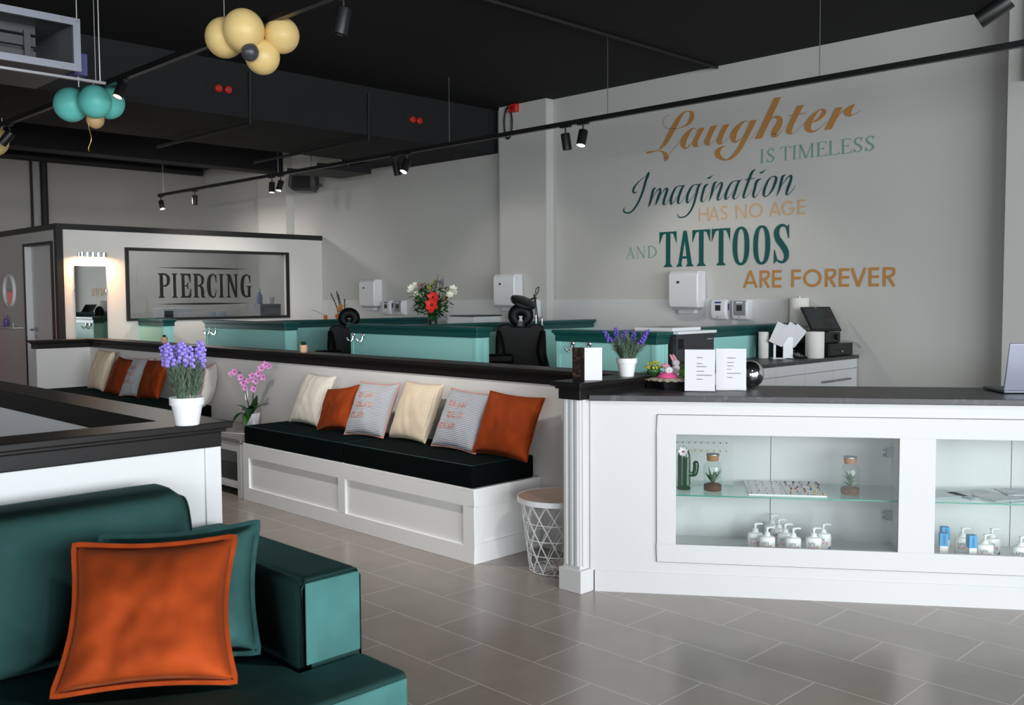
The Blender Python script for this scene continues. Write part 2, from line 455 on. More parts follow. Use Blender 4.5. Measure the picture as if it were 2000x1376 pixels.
def sans(mb, ch, W, H, w, fm):
    h = w/2
    def ln(*p): stroke(mb, [(a, b, w) for a, b in p], fm, smooth=False)
    def cv(*p): stroke(mb, [(a, b, w) for a, b in p], fm)
    if ch == 'A': ln((h, 0), (W/2, H)); ln((W-h, 0), (W/2, H)); ln((W*.22, H*.3), (W*.78, H*.3))
    elif ch == 'H': ln((h, 0), (h, H)); ln((W-h, 0), (W-h, H)); ln((h, H*.52), (W-h, H*.52))
    elif ch == 'N': ln((h, 0), (h, H)); ln((W-h, 0), (W-h, H)); ln((h, H), (W-h, 0))
    elif ch == 'E': ln((h, 0), (h, H)); [ln((0, y), (W, y)) for y in (h, H*.51, H-h)]
    elif ch == 'F': ln((h, 0), (h, H)); [ln((0, y), (W, y)) for y in (H*.52, H-h)]
    elif ch == 'L': ln((h, 0), (h, H)); ln((0, h), (W, h))
    elif ch == 'V': ln((h, H), (W/2, 0)); ln((W-h, H), (W/2, 0))
    elif ch == 'I': ln((W/2, 0), (W/2, H))
    elif ch == 'T': ln((W/2, 0), (W/2, H)); ln((0, H-h), (W, H-h))
    elif ch == 'O': ring(mb, W/2, H/2, (W/2, H/2), (W/2-w, H/2-w), fm)
    elif ch == 'G':
        cv(*[(W/2+(W/2-h)*math.cos(t), H/2+(H/2-h)*math.sin(t)) for t in [R(a) for a in range(42, 345, 14)]])
        ln((W*.55, H*.46), (W-h*.4, H*.46)); ln((W-h*1.1, H*.48), (W-h*1.3, H*.3))
    elif ch == 'C':
        cv(*[(W/2+(W/2-h)*math.cos(t), H/2+(H/2-h)*math.sin(t)) for t in [R(a) for a in range(45, 330, 14)]])
    elif ch == 'S':
        cv((W*.88, H*.86), (W*.55, H-h), (W*.2, H*.84), (W*.22, H*.64), (W*.55, H*.5), (W*.84, H*.34), (W*.78, H*.12), (W*.45, h), (W*.08, H*.14))
    elif ch in 'RBP':
        ln((h, 0), (h, H))
        cv((h, H-h), (W*.5, H-h), (W*.82, H*.88), (W*.82, H*.64), (W*.5, H*.5), (h, H*.5))
        if ch == 'R': ln((W*.4, H*.5), (W-h, 0))
        if ch == 'B': cv((h, H*.5), (W*.55, H*.5), (W-h, H*.36), (W-h, H*.14), (W*.55, h), (h, h))
    elif ch == 'D': ln((h, 0), (h, H)); cv((h, H-h), (W*.5, H-h), (W-h, H*.7), (W-h, H*.3), (W*.5, h), (h, h))
    elif ch == 'u': cv((h, H), (h, H*.35), (W*.3, h), (W*.7, h), (W-h, H*.35), (W-h, H))
    elif ch == 'n': cv((h, 0), (h, H*.65), (W*.3, H-h), (W*.7, H-h), (W-h, H*.65), (W-h, 0))
    elif ch == 'i': ln((W/2, 0), (W/2, H))
    elif ch == 'c': cv((W, H-h), (W*.5, H-h), (h, H*.65), (h, H*.35), (W*.5, h), (W, h))
    elif ch == 'r': cv((h, 0), (h, H*.65), (W*.4, H-h), (W, H-h))
    elif ch == 'a': ring(mb, W/2, H/2, (W/2, H/2), (W/2-w, H/2-w), fm, 20); ln((W-h, 0), (W-h, H))

def serif(mb, ch, W, H, fm, tk=0.105, tn=0.042):
    a, b = H*tk, H*tn
    def ln(w, *p): stroke(mb, [(x, y, w) for x, y in p], fm, smooth=False)
    def ft(x, y, L=None):
        L = L or a*2.1
        ln(b*.8, (x-L/2, y), (x+L/2, y))
    e = b*.4
    if ch == 'I': ln(a, (W/2, 0), (W/2, H)); ft(W/2, e, W); ft(W/2, H-e, W)
    elif ch == 'T':
        ln(a, (W/2, 0), (W/2, H)); ln(b, (0, H-b/2), (W, H-b/2)); ft(W/2, e)
        ln(b, (b/2, H), (b/2, H*.8)); ln(b, (W-b/2, H), (W-b/2, H*.8))
    elif ch in 'EL':
        x = W*.24
        ln(a, (x, 0), (x, H)); ft(x, H-e); ln(b, (0, b/2), (W, b/2)); ln(b, (W-b/2, 0), (W-b/2, H*.2))
        if ch == 'E':
            ln(b, (0, H-b/2), (W*.93, H-b/2)); ln(b, (W*.93-b/2, H), (W*.93-b/2, H*.82))
            ln(b, (x, H*.52), (W*.7, H*.52)); ln(b, (W*.7, H*.44), (W*.7, H*.6))
    elif ch == 'M':
        ln(b, (W*.12, 0), (W*.12, H)); ln(a, (W*.14, H), (W*.5, 0)); ln(b, (W*.5, 0), (W*.86, H)); ln(a, (W*.88, 0), (W*.88, H))
        ft(W*.12, e); ft(W*.88, e, a*2.3); ft(W*.08, H-e); ft(W*.9, H-e)
    elif ch == 'A':
        ln(b, (W*.12, 0), (W*.5, H)); ln(a, (W*.46, H), (W*.86, 0)); ln(b, (W*.24, H*.34), (W*.72, H*.34)); ft(W*.12, e); ft(W*.86, e)
    elif ch == 'N':
        ln(b, (W*.14, 0), (W*.14, H)); ln(a, (W*.1, H), (W*.88, 0)); ln(b, (W*.88, 0), (W*.88, H)); ft(W*.14, e); ft(W*.88, H-e); ft(W*.08, H-e)
    elif ch == 'D':
        ln(a, (W*.2, 0), (W*.2, H)); ft(W*.16, e); ft(W*.16, H-e)
        stroke(mb, [(W*.2, H-b/2, b), (W*.55, H*.96, b*1.4), (W*.92, H*.66, a), (W*.92, H*.34, a), (W*.55, H*.04, b*1.4), (W*.2, b/2, b)], fm)
    elif ch == 'S':
        stroke(mb, [(W*.86, H*.78, b*.6), (W*.74, H*.93, b), (W*.45, H*.97, b*1.2), (W*.16, H*.8, a*.9), (W*.3, H*.58, a), (W*.66, H*.43, a*1.05), (W*.86, H*.22, a*.95),
                    (W*.56, H*.03, b*1.2), (W*.25, H*.06, b), (W*.08, H*.26, b*.6)], fm)
        ln(b*.9, (W*.87, H), (W*.87, H*.74)); ln(b*.9, (W*.08, 0), (W*.08, H*.28))

def slab(mb, ch, W, H, fm):
    def pg(*p): mb.poly([fm(x*W, y*H) for x, y in p])
    def rb(*p): stroke(mb, [(x*W, y*H, t*H) for x, y, t in p], fm, n=8)
    def stem(x0, x1, s0, s1): pg((x0, .05), (x1, .05), (x1, .95), (x0, .95)); pg((s0, 0), (s1, 0), (x1, .075), (x0, .075))
    if ch == 'T': pg((0, 1), (1, 1), (1, .64), (.8, .93), (.64, .95), (.64, .09), (.79, 0), (.23, 0), (.38, .09), (.38, .95), (.22, .93), (0, .64))
    elif ch == 'A':
        pg((.41, 1), (.6, 1), (.89, .05), (.65, .05), (.46, .83)); pg((.41, 1), (.53, .86), (.31, .05), (.13, .05))
        pg((.27, .22), (.72, .22), (.70, .29), (.29, .29)); pg((0, 0), (.37, 0), (.31, .08), (.13, .08)); pg((.54, 0), (1, 0), (.88, .08), (.65, .08))
    elif ch == 'O': ring(mb, W/2, H/2, (W/2, H*.515), (W*.21, H*.445), fm, 48, 0.86)
    elif ch == 'S':
        pg((.78, .9), (1, 1.01), (1, .64), (.95, .64)); pg((0, -.01), (0, .36), (.06, .36), (.24, .1))
        rb((.94, .84, .03), (.72, .965, .06), (.4, .965, .09), (.17, .83, .155), (.24, .65, .165), (.52, .49, .17), (.78, .32, .165), (.83, .16, .13), (.64, .045, .075), (.38, .05, .06), (.12, .13, .03))
    elif ch == 'I': stem(.28, .72, 0, 1); pg((0, 1), (1, 1), (.72, .925), (.28, .925))
    elif ch == 'P':
        stem(.16, .43, 0, .6); pg((-.02, 1), (.5, 1), (.43, .925), (.16, .925))
        rb((.40, .965, .07), (.62, .955, .08), (.82, .86, .125), (.86, .73, .135), (.80, .57, .11), (.60, .49, .07), (.40, .485, .06))
    elif ch == 'R':
        stem(.13, .37, 0, .5); pg((-.02, 1), (.5, 1), (.37, .925), (.13, .925))
        rb((.34, .965, .07), (.54, .955, .08), (.72, .86, .125), (.76, .74, .13), (.70, .59, .1), (.53, .51, .07), (.34, .495, .06))
        rb((.48, .5, .06), (.66, .44, .12), (.73, .3, .14), (.74, .1, .14), (.78, .03, .06)); pg((.64, 0), (1.0, 0), (.88, .06), (.64, .06))
    elif ch == 'E':
        stem(.16, .43, 0, .5); pg((0, 1), (.96, 1), (.96, .62), (.90, .62), (.72, .92), (.43, .93), (.16, .93))
        pg((0, 0), (.97, 0), (1, .37), (.95, .37), (.75, .08), (.43, .07), (.16, .07)); pg((.43, .47), (.58, .47), (.68, .35), (.73, .35), (.73, .64), (.68, .64), (.58, .52), (.43, .52))
    elif ch == 'C':
        rb((.93, .84, .03), (.74, .965, .06), (.52, .96, .08), (.28, .84, .145), (.19, .5, .175), (.28, .16, .145), (.52, .035, .08), (.78, .05, .06), (.95, .33, .025))
        pg((.8, .9), (.98, 1), (1, .63), (.94, .63))
    elif ch == 'N':
        pg((.14, .05), (.28, .05), (.28, .95), (.14, .95)); pg((.10, 1), (.37, 1), (.88, 0), (.70, 0)); pg((.73, .0), (.88, 0), (.88, .95), (.73, .95))
        pg((0, 0), (.42, 0), (.28, .075), (.14, .075)); pg((.58, 1), (1.02, 1), (.88, .925), (.73, .925)); pg((-.02, 1), (.3, 1), (.28, .93), (.12, .93))
    elif ch == 'G':
        rb((.84, .84, .03), (.66, .965, .06), (.46, .96, .08), (.24, .84, .14), (.15, .5, .165), (.24, .16, .14), (.46, .035, .08), (.68, .05, .07))
        pg((.70, .9), (.87, 1), (.88, .63), (.83, .63)); pg((.64, .04), (.87, 0), (.87, .46), (.64, .46)); pg((.50, .5), (1.02, .5), (.87, .44), (.64, .44))

def word(mb, spec, kind, emap, wt=0.0):
    """spec: origin, letter boxes and cap height on a wall; emap(x, y) -> 3D"""
    H = spec['h']
    for ch, x0, W in spec['l']:
        fm = lambda x, y, x0=x0: emap(x0+x, y)
        if kind == 'sans': sans(mb, ch, W, H, wt, fm)
        elif kind == 'serif': serif(mb, ch, W, H, fm)
        else: slab(mb, ch, W, H, fm)
# ------------------------------------------------------------------ the setting
def S(name, mb, m, **k): return struct(mb.build(name, m, **k))
S('floor', M().box(-7.2, -6.4, -0.1, 7.2, 13.7, 0), floor_mat(), smooth=False)
S('ceiling', M().box(-7.2, -6.4, 3.265, 7.2, 13.7, 3.37), BLACKC, smooth=False)
S('wall_right', M().box(7.0, -6.4, 0, 7.15, 13.7, 3.265), WALL, smooth=False)
S('wall_back', M().box(-7.2, 13.45, 0, 7.0, 13.6, 3.265), WALLD, smooth=False)
mb = M().box(-7.0, -6.0, 0, -6.9, 13.45, 0.25).box(-7.0, -6.0, 3.15, -6.9, 13.45, 3.265)
mb.box(-7.0, -6.0, 0.25, -6.9, -5.0, 3.15).box(-7.0, 4.4, 0.25, -6.9, 13.45, 3.15)
S('wall_left', mb, WALL, smooth=False)
mb = M().box(-7.0, -6.15, 0, 7.0, -6.0, 0.22).box(-7.0, -6.15, 3.15, 7.0, -6.0, 3.265)
mb.box(-7.0, -6.15, 0.22, -6.4, -6.0, 3.15).box(4.6, -6.15, 0.22, 7.0, -6.0, 3.15)
S('wall_front', mb, WALL, smooth=False)
mb = M()
for x in (-6.4, -4.2, -2.0, .2, 2.4, 4.54): mb.box(x, -6.12, 0.22, x+0.06, -6.04, 3.15)
mb.box(-6.4, -6.12, 0.22, 4.6, -6.04, 0.28).box(-6.4, -6.12, 3.09, 4.6, -6.04, 3.15)
S('window_2', mb, BLACK, smooth=False)
# pilasters, soffits and beams
S('trim_1', M().box(6.9, 6.43, 0, 7.0, 7.08, 3.265), WALL, smooth=False)
S('trim_2', M().box(6.9, 11.1, 0, 7.0, 11.8, 3.265), WALL, smooth=False)
S('trim_3', M().box(6.8, 1.45, 0, 7.0, 2.215, 3.265), WALL, smooth=False)
S('trim_4', M().box(-6.9, 7.2, 2.83, 7.0, 8.65, 3.265), BLACKC, smooth=False)
S('trim_5', M().box(-6.9, 11.15, 3.0, 6.9, 11.45, 3.265), BLACKC, smooth=False)
S('trim_6', M().box(6.62, 8.65, 2.88, 7.0, 9.42, 3.265), BLACKC, smooth=False)
mb = M().box(6.986, 3.88, 0.88, 7.0, 6.43, 1.322).box(6.986, 7.08, 0.88, 7.0, 10.44, 1.322)
S('trim_7', mb, SPLASH, smooth=False)

# piercing room: low partition walls with a black capping, open above
mb = M()
X0, X1, Y0, Y1 = 3.76, 7.0, 10.44, 10.54
WX0, WX1, WZ0, WZ1 = 4.50, 6.47, 1.135, 1.885
mb.box(X0, Y0, 0, WX0, Y1, 2.08).box(WX1, Y0, 0, X1, Y1, 2.08).box(WX0, Y0, 0, WX1, Y1, WZ0).box(WX0, Y0, WZ1, WX1, Y1, 2.08)
S('wall_piercing_front', mb, OFFW, smooth=False)
mb = M().box(3.76, Y1, 0, 3.86, 10.60, 2.08).box(3.76, 11.40, 0, 3.86, 13.45, 2.08).box(3.76, 10.60, 1.95, 3.86, 11.40, 2.08)
S('wall_piercing_side', mb, WALL, smooth=False)
S('wall_piercing_inner', M().box(3.86, 12.55, 0, 7.0, 12.65, 2.08), WALL, smooth=False)
mb = M().box(3.74, 10.42, 2.08, 7.0, 10.56, 2.14).box(3.74, 10.56, 2.08, 3.88, 13.45, 2.14).box(3.745, 10.425, 0, 3.81, 10.50, 2.08)
S('trim_8', mb, BLACK, smooth=False)
# window with its lettering
t = struct(thing('window_1', 'black framed interior window lettered PIERCING in the partition room', 'window', (5.485, 10.44, 1.11)))
def WF(mb):
    return mb
f = M()
f.box(-1.025, -0.018, 0.0, 1.025, 0.1, 0.03).box(-1.025, -0.018, 0.775, 1.025, 0.1, 0.805)
f.box(-1.025, -0.018, 0.03, -0.985, 0.1, 0.775).box(0.985, -0.018, 0.03, 1.025, 0.1, 0.775)
f.build('window_frame', BLACK, t, smooth=False)
M().box(-0.985, 0.04, 0.03, 0.985, 0.046, 0.775).build('pane', glass('window_pane', (205, 208, 210), 0.9), t, smooth=False)
# lettering: letter boxes (letter, offset, width) and cap height measured along the walls, in metres
W_TIMELESS = {"o": [4.148,2.419],"d": [-1.0,-0.0064],"h": 0.11,"l": [("I",0.0,0.036),("S",0.06,0.072),("T",0.182,0.093),("I",0.287,0.037),("M",0.338,0.135),("E",0.488,0.091),("L",0.587,0.092),("E",0.689,0.087),("S",0.792,0.073),("S",0.883,0.074)]}
W_NOAGE = {"o": [4.635,1.984],"d": [-1.0,-0.0053],"h": 0.118,"l": [("H",-0.102,0.101),("A",0.0,0.104),("S",0.114,0.076),("N",0.262,0.104),("O",0.389,0.126),("A",0.574,0.106),("G",0.686,0.115),("E",0.825,0.064)]}
W_AND_ = {"o": [5.526,1.692],"d": [-1.0,0.0],"h": 0.107,"l": [("A",0.0,0.108),("N",0.123,0.101),("D",0.244,0.104)]}
W_TATTOOS = {"o": [5.104,1.605],"d": [-1.0,0.0024],"h": 0.31,"l": [("T",-0.044,0.185),("A",0.132,0.191),("T",0.303,0.182),("T",0.5,0.181),("O",0.704,0.16),("O",0.898,0.157),("S",1.088,0.133)]}
W_FOREVER = {"o": [4.299,1.413],"d": [-1.0,0.0039],"h": 0.141,"l": [("A",0.0,0.139),("R",0.156,0.096),("E",0.27,0.083),("F",0.44,0.082),("O",0.543,0.154),("R",0.726,0.095),("E",0.84,0.081),("V",0.932,0.127),("E",1.076,0.079),("R",1.185,0.096)]}
W_PIERCING = {"o": [4.853,1.363],"d": [1.0,0.0024],"h": 0.276,"l": [("P",-0.01,0.146),("I",0.149,0.08),("E",0.249,0.14),("R",0.406,0.164),("C",0.582,0.124),("I",0.726,0.079),("N",0.824,0.164),("G",1.013,0.152)]}
LAUGHTER = [('p',[(5.036,2.919,0.002),(5.064,2.927,0.0027),(5.095,2.913,0.0038),(5.111,2.879,0.0045),(5.098,2.839,0.004),(5.063,2.816,0.0035),(4.989,2.803,0.0041),(4.921,2.804,0.0065),(4.86,2.821,0.0185),(4.824,2.851,0.0417),(4.809,2.887,0.046),(4.815,2.915,0.0308),(4.848,2.934,0.008),(4.897,2.926,0.0176),(4.946,2.883,0.0422),(4.995,2.818,0.0515),(5.044,2.753,0.0518),(5.088,2.692,0.0391),(5.126,2.661,0.0216),(5.158,2.639,0.0037)]),('p',[(5.292,2.627,0.0066),(5.28,2.629,0.0195),(5.248,2.63,0.0188),(5.203,2.632,0.0106),(5.158,2.631,0.0072),(5.119,2.619,0.0155),(5.088,2.592,0.0411),(5.076,2.563,0.0512),(5.097,2.537,0.0114)]),('p',[(5.044,2.59,0.0037),(4.923,2.698,0.003)]),('p',[(4.754,2.753,0.0032),(4.772,2.776,0.0044),(4.799,2.781,0.0111),(4.841,2.754,0.0361),(4.887,2.704,0.0571),(4.897,2.66,0.0565),(4.883,2.626,0.0218),(4.853,2.625,0.008),(4.805,2.664,0.003)]),('h',[(4.707,2.775,0.0571),(4.745,2.717,0.0563),(4.775,2.666,0.0543),(4.774,2.636,0.0484),(4.762,2.62,0.0295),(4.738,2.621,0.0059),(4.709,2.643,0.0029),(4.677,2.669,0.0029)]),('h',[(4.584,2.778,0.0571),(4.621,2.722,0.0546),(4.651,2.666,0.0532),(4.654,2.637,0.0486),(4.644,2.619,0.0289),(4.621,2.622,0.0069),(4.592,2.644,0.0029),(4.554,2.674,0.0028)]),('h',[(4.464,2.772,0.0559),(4.5,2.721,0.0534),(4.531,2.662,0.0521),(4.534,2.635,0.0476),(4.522,2.616,0.0283),(4.499,2.622,0.0068),(4.465,2.644,0.0028),(4.423,2.676,0.0028)]),('p',[(4.255,2.757,0.0029),(4.274,2.776,0.0037),(4.299,2.775,0.0117),(4.343,2.747,0.0336),(4.393,2.693,0.0546),(4.398,2.651,0.053),(4.384,2.62,0.0212),(4.353,2.626,0.0064),(4.306,2.654,0.0033)]),('h',[(4.209,2.774,0.056),(4.246,2.709,0.0538),(4.287,2.642,0.0515),(4.328,2.575,0.0503),(4.374,2.523,0.0524),(4.413,2.493,0.05),(4.441,2.478,0.0335)]),('p',[(4.43,2.488,0.0208),(4.458,2.48,0.0109),(4.493,2.487,0.0173),(4.539,2.519,0.0411),(4.551,2.552,0.0517),(4.525,2.581,0.0272),(4.499,2.592,0.0104),(4.468,2.593,0.0025)]),('p',[(4.265,2.624,0.0026),(4.224,2.637,0.0027),(4.173,2.683,0.0027)]),('h',[(3.995,2.924,0.0609),(4.165,2.619,0.063)]),('p',[(4.121,2.685,0.0025),(4.067,2.747,0.0049),(4.029,2.771,0.0092),(3.997,2.769,0.0243),(3.973,2.745,0.0451),(3.984,2.705,0.0549),(4.016,2.661,0.0551),(4.028,2.634,0.0426),(4.004,2.62,0.0139),(3.966,2.645,0.0036),(3.914,2.696,0.003)]),('h',[(3.795,2.834,0.0559),(3.842,2.754,0.0542),(3.885,2.676,0.0524),(3.892,2.641,0.0479),(3.881,2.621,0.0285),(3.855,2.623,0.0068),(3.815,2.647,0.0028),(3.757,2.699,0.0028)]),('p',[(3.9,2.767,0.0069),(3.746,2.766,0.0068)]),('p',[(3.698,2.688,0.0033),(3.653,2.7,0.0157),(3.613,2.73,0.0298),(3.596,2.756,0.0348),(3.608,2.773,0.0175),(3.638,2.773,0.0078),(3.682,2.742,0.03),(3.723,2.692,0.0526),(3.731,2.654,0.0507),(3.708,2.623,0.0246),(3.669,2.619,0.0097),(3.625,2.641,0.0039),(3.576,2.677,0.0028)]),('h',[(3.476,2.773,0.0552),(3.565,2.615,0.0563)]),('p',[(3.527,2.651,0.0028),(3.469,2.723,0.0045),(3.435,2.748,0.0044)]),('h',[(3.357,2.779,0.0113),(3.38,2.766,0.0465),(3.403,2.744,0.0623),(3.408,2.72,0.0572),(3.395,2.697,0.0363)]),('p',[(3.4,2.696,0.0155),(3.363,2.7,0.0052),(3.332,2.71,0.0032),(3.309,2.728,0.0022)])]
IMAGINATION = [('p',[(5.257,2.451,0.0088),(5.273,2.437,0.0284),(5.301,2.376,0.0258),(5.33,2.297,0.023),(5.37,2.217,0.02),(5.422,2.148,0.0169),(5.469,2.114,0.0144),(5.516,2.11,0.012),(5.551,2.131,0.0143),(5.54,2.165,0.003)]),('p',[(5.291,2.427,0.0026),(5.354,2.394,0.0064),(5.411,2.354,0.014),(5.439,2.315,0.0205),(5.437,2.289,0.0171),(5.417,2.285,0.0095),(5.391,2.292,0.0025)]),('p',[(5.183,2.308,0.0024),(5.211,2.3,0.0206),(5.225,2.27,0.0256),(5.239,2.217,0.0256),(5.256,2.173,0.0199),(5.27,2.144,0.0023)]),('p',[(5.231,2.216,0.0028),(5.194,2.263,0.0044),(5.161,2.292,0.0103),(5.139,2.294,0.0177),(5.144,2.263,0.0252),(5.169,2.207,0.0252),(5.194,2.155,0.0045)]),('p',[(5.155,2.224,0.0027),(5.111,2.27,0.0054),(5.083,2.292,0.011),(5.064,2.29,0.0181),(5.072,2.262,0.0249),(5.095,2.206,0.025),(5.104,2.166,0.0249),(5.094,2.153,0.009),(5.072,2.164,0.0043),(5.031,2.219,0.0022)]),('p',[(4.873,2.308,0.0023),(4.899,2.301,0.0099),(4.948,2.303,0.0056),(4.98,2.286,0.0159),(5.016,2.227,0.0246),(5.027,2.178,0.0263),(5.022,2.153,0.0124),(4.995,2.172,0.0053),(4.942,2.23,0.0026)]),('p',[(4.883,2.304,0.0052),(4.915,2.272,0.0225),(4.942,2.207,0.0244),(4.951,2.168,0.0243),(4.94,2.153,0.0089),(4.915,2.166,0.0042),(4.872,2.22,0.0021)]),('p',[(4.705,2.31,0.0024),(4.736,2.298,0.0099),(4.778,2.302,0.0055),(4.809,2.285,0.0155),(4.846,2.231,0.024),(4.858,2.179,0.0256),(4.85,2.152,0.011),(4.819,2.176,0.0051),(4.775,2.225,0.0026)]),('p',[(4.711,2.307,0.0051),(4.741,2.279,0.0219),(4.762,2.215,0.0237),(4.787,2.139,0.0211),(4.824,2.076,0.0166),(4.871,2.039,0.0121),(4.919,2.032,0.0111),(4.944,2.039,0.0098),(4.954,2.071,0.0021)]),('p',[(4.634,2.298,0.0024),(4.674,2.278,0.0215),(4.699,2.215,0.0235),(4.709,2.168,0.0234),(4.7,2.15,0.0087),(4.674,2.165,0.004),(4.633,2.216,0.002)]),('p',[(4.593,2.367,0.0015),(4.619,2.352,0.0106),(4.639,2.344,0.0136),(4.65,2.347,0.0025)]),('p',[(4.55,2.307,0.0024),(4.579,2.296,0.02),(4.595,2.257,0.0242),(4.61,2.204,0.0216),(4.637,2.145,0.0022)]),('p',[(4.6,2.217,0.0026),(4.552,2.271,0.0062),(4.52,2.295,0.0105),(4.505,2.285,0.0189),(4.52,2.242,0.0239),(4.543,2.185,0.024),(4.545,2.155,0.0129),(4.515,2.165,0.0041),(4.468,2.22,0.0021)]),('p',[(4.315,2.305,0.0023),(4.345,2.296,0.01),(4.386,2.299,0.0056),(4.422,2.278,0.0154),(4.457,2.223,0.0236),(4.472,2.175,0.0252),(4.467,2.154,0.0124),(4.442,2.169,0.0051),(4.386,2.226,0.0025)]),('p',[(4.325,2.303,0.005),(4.355,2.272,0.0217),(4.38,2.208,0.0234),(4.395,2.17,0.0233),(4.384,2.15,0.0088),(4.359,2.162,0.004),(4.314,2.216,0.002)]),('p',[(4.188,2.376,0.0024),(4.22,2.356,0.0191),(4.245,2.306,0.0214),(4.274,2.239,0.0214),(4.298,2.175,0.023),(4.297,2.154,0.0122),(4.268,2.164,0.0039),(4.221,2.217,0.002)]),('p',[(4.287,2.295,0.0023),(4.255,2.303,0.0099),(4.19,2.304,0.0022)]),('p',[(4.133,2.297,0.0024),(4.175,2.278,0.0209),(4.194,2.224,0.0227),(4.208,2.173,0.0225),(4.199,2.149,0.0103),(4.174,2.166,0.0039),(4.13,2.223,0.002)]),('p',[(4.093,2.367,0.0014),(4.122,2.349,0.0104),(4.141,2.342,0.0135),(4.15,2.345,0.0025)]),('p',[(4.005,2.3,0.0128),(4.034,2.302,0.0059),(4.067,2.282,0.0127),(4.1,2.224,0.0223),(4.112,2.174,0.0221),(4.103,2.15,0.0106),(4.071,2.158,0.0067),(4.033,2.202,0.0176),(4.007,2.259,0.0234),(4.001,2.287,0.0201),(4.01,2.3,0.0107)]),('p',[(3.915,2.306,0.0023),(3.943,2.294,0.0183),(3.957,2.251,0.0218),(3.971,2.201,0.0194),(3.999,2.141,0.0019)]),('p',[(3.959,2.213,0.0024),(3.915,2.268,0.0057),(3.882,2.294,0.01),(3.867,2.287,0.0168),(3.878,2.244,0.0215),(3.903,2.183,0.0216),(3.909,2.15,0.0124),(3.885,2.154,0.0046),(3.853,2.183,0.0038),(3.832,2.221,0.0019)])]
mb = M(Vector((0, -.00005, 0)))
pm = lambda x, y: (W_PIERCING['o'][0]+x-5.485, -0.001+0.038, W_PIERCING['o'][1]+y-1.11)
word(mb, W_PIERCING, 'slab', pm)
for zz in (1.702, 1.2925):
    stroke(mb, [(4.842-4.853, zz-1.363, 0.001), (5.1-4.853, zz-1.363, 0.014), (5.41-4.853, zz-1.363, 0.022), (5.72-4.853, zz-1.363, 0.014), (5.988-4.853, zz-1.363, 0.001)], pm)
mb.build('lettering', BLACKL, t, smooth=False, merge=False)

# quote on the long wall: vinyl letters 3 mm off the paint
q = thing('wall_quote', 'gold, sand and green vinyl quote about laughter, imagination and tattoos on the long wall', 'wall lettering', (6.996, 4.3, 1.4))
XQ = -0.0005
def wmap(spec):
    oy, oz = spec['o']
    return lambda x, y: (XQ, oy - x - 4.3, oz + y - 1.4)
LIFT = Vector((-.00004, 0, 0))
def freehand(name, S_, m):
    mb = M(LIFT)
    fm = lambda y, z: (XQ, y-4.3, z-1.4)
    for mode, pts in S_:
        stroke(mb, pts, fm, pen=(-0.99984, -0.018) if mode == 'h' else None, smooth=len(pts) > 2, n=8)
    mb.build(name, m, q, smooth=False, merge=False)
freehand('script_word', LAUGHTER, GOLD)
freehand('script_word', IMAGINATION, PETROLD)
for spec, kind, m, wt, cuts in ((W_TIMELESS, 'serif', MINTL, 0, (2, 8)), (W_NOAGE, 'sans', SAND, 0.0165, (3, 2, 3)), (W_AND_, 'serif', MINTL, 0, (3,)), (W_TATTOOS, 'slab', PETROL, 0, (7,)), (W_FOREVER, 'sans', GOLD, 0.0215, (3, 7))):
    i = 0
    for c in cuts:
        mb = M(LIFT); word(mb, dict(spec, l=spec['l'][i:i+c]), kind, wmap(spec), wt); i += c
        mb.build('capital_word', m, q, smooth=False, merge=False)

# door in the side wall of the piercing room
d = struct(thing('door_1', 'closed grey door with black frame in the side wall', 'door', (3.76, 11.0, 0)))
mb = M().box(-0.02, -0.43, 0, 0.1, -0.40, 1.965).box(-0.02, 0.40, 0, 0.1, 0.43, 1.965).box(-0.02, -0.40, 1.935, 0.1, 0.40, 1.965)
mb.build('door_frame', BLACK, d, smooth=False)
M().box(0.055, -0.40, 0, 0.095, 0.40, 1.935).build('door_leaf', OFFW, d, smooth=False)
mb = M().box(-0.012, 0.385, 0, 0.055, 0.399, 1.935)
mb.build('door_jamb', WHITE, d, smooth=False)
mb = M().cyl((0.055, 0.30, 1.02), (0.0, 0.30, 1.02), 0.012).cyl((0.005, 0.30, 1.02), (0.005, 0.19, 1.02), 0.011).cyl((0.055, 0.30, 1.02), (0.047, 0.30, 1.02), 0.026).cyl((0.055, 0.30, 0.94), (0.045, 0.30, 0.94), 0.022)
mb.build('door_handle', STEEL, d)
# ------------------------------------------------------------------ waist-high walls and partitions
def cap(mb, x0, x1, y0, y1, zt, h=0.081, k=1.0):
    mb.box(x0-.010, y0-.010, zt-h, x1+.010, y1+.010, zt-.034)
    mb.box(x0-.022*k, y0-.022*k, zt-.034, x1+.022*k, y1+.022*k, zt-.022)
    mb.box(x0-.036*k, y0-.036*k, zt-.022, x1+.036*k, y1+.036*k, zt)
hw = thing('half_wall', 'long white half wall with black capping behind the bench seats', 'half wall', (3.8, 6.2, 0))
def off(mb, dx, dy, dz=0):
    mb.v = [(a-dx, b-dy, c-dz) for a, b, c in mb.v]; return mb
mb = M().box(3.74, 2.95, 0, 3.86, 9.72, 0.90).box(3.24, 9.62, 0, 3.74, 9.72, 0.90).box(3.335, 2.84, 0, 3.86, 2.95, 0.90)
off(mb, 3.8, 6.2).build('panel', OFFW, hw, smooth=False)
mb = M(); cap(mb, 3.74, 3.86, 2.84, 9.72, 0.965); cap(mb, 3.24, 3.74, 9.62, 9.72, 0.9648); cap(mb, 3.262, 3.74, 2.84, 2.95, 0.9652)
off(mb, 3.8, 6.2).build('capping', BLACKW, hw, smooth=False, bevel=0.004, seg=2)
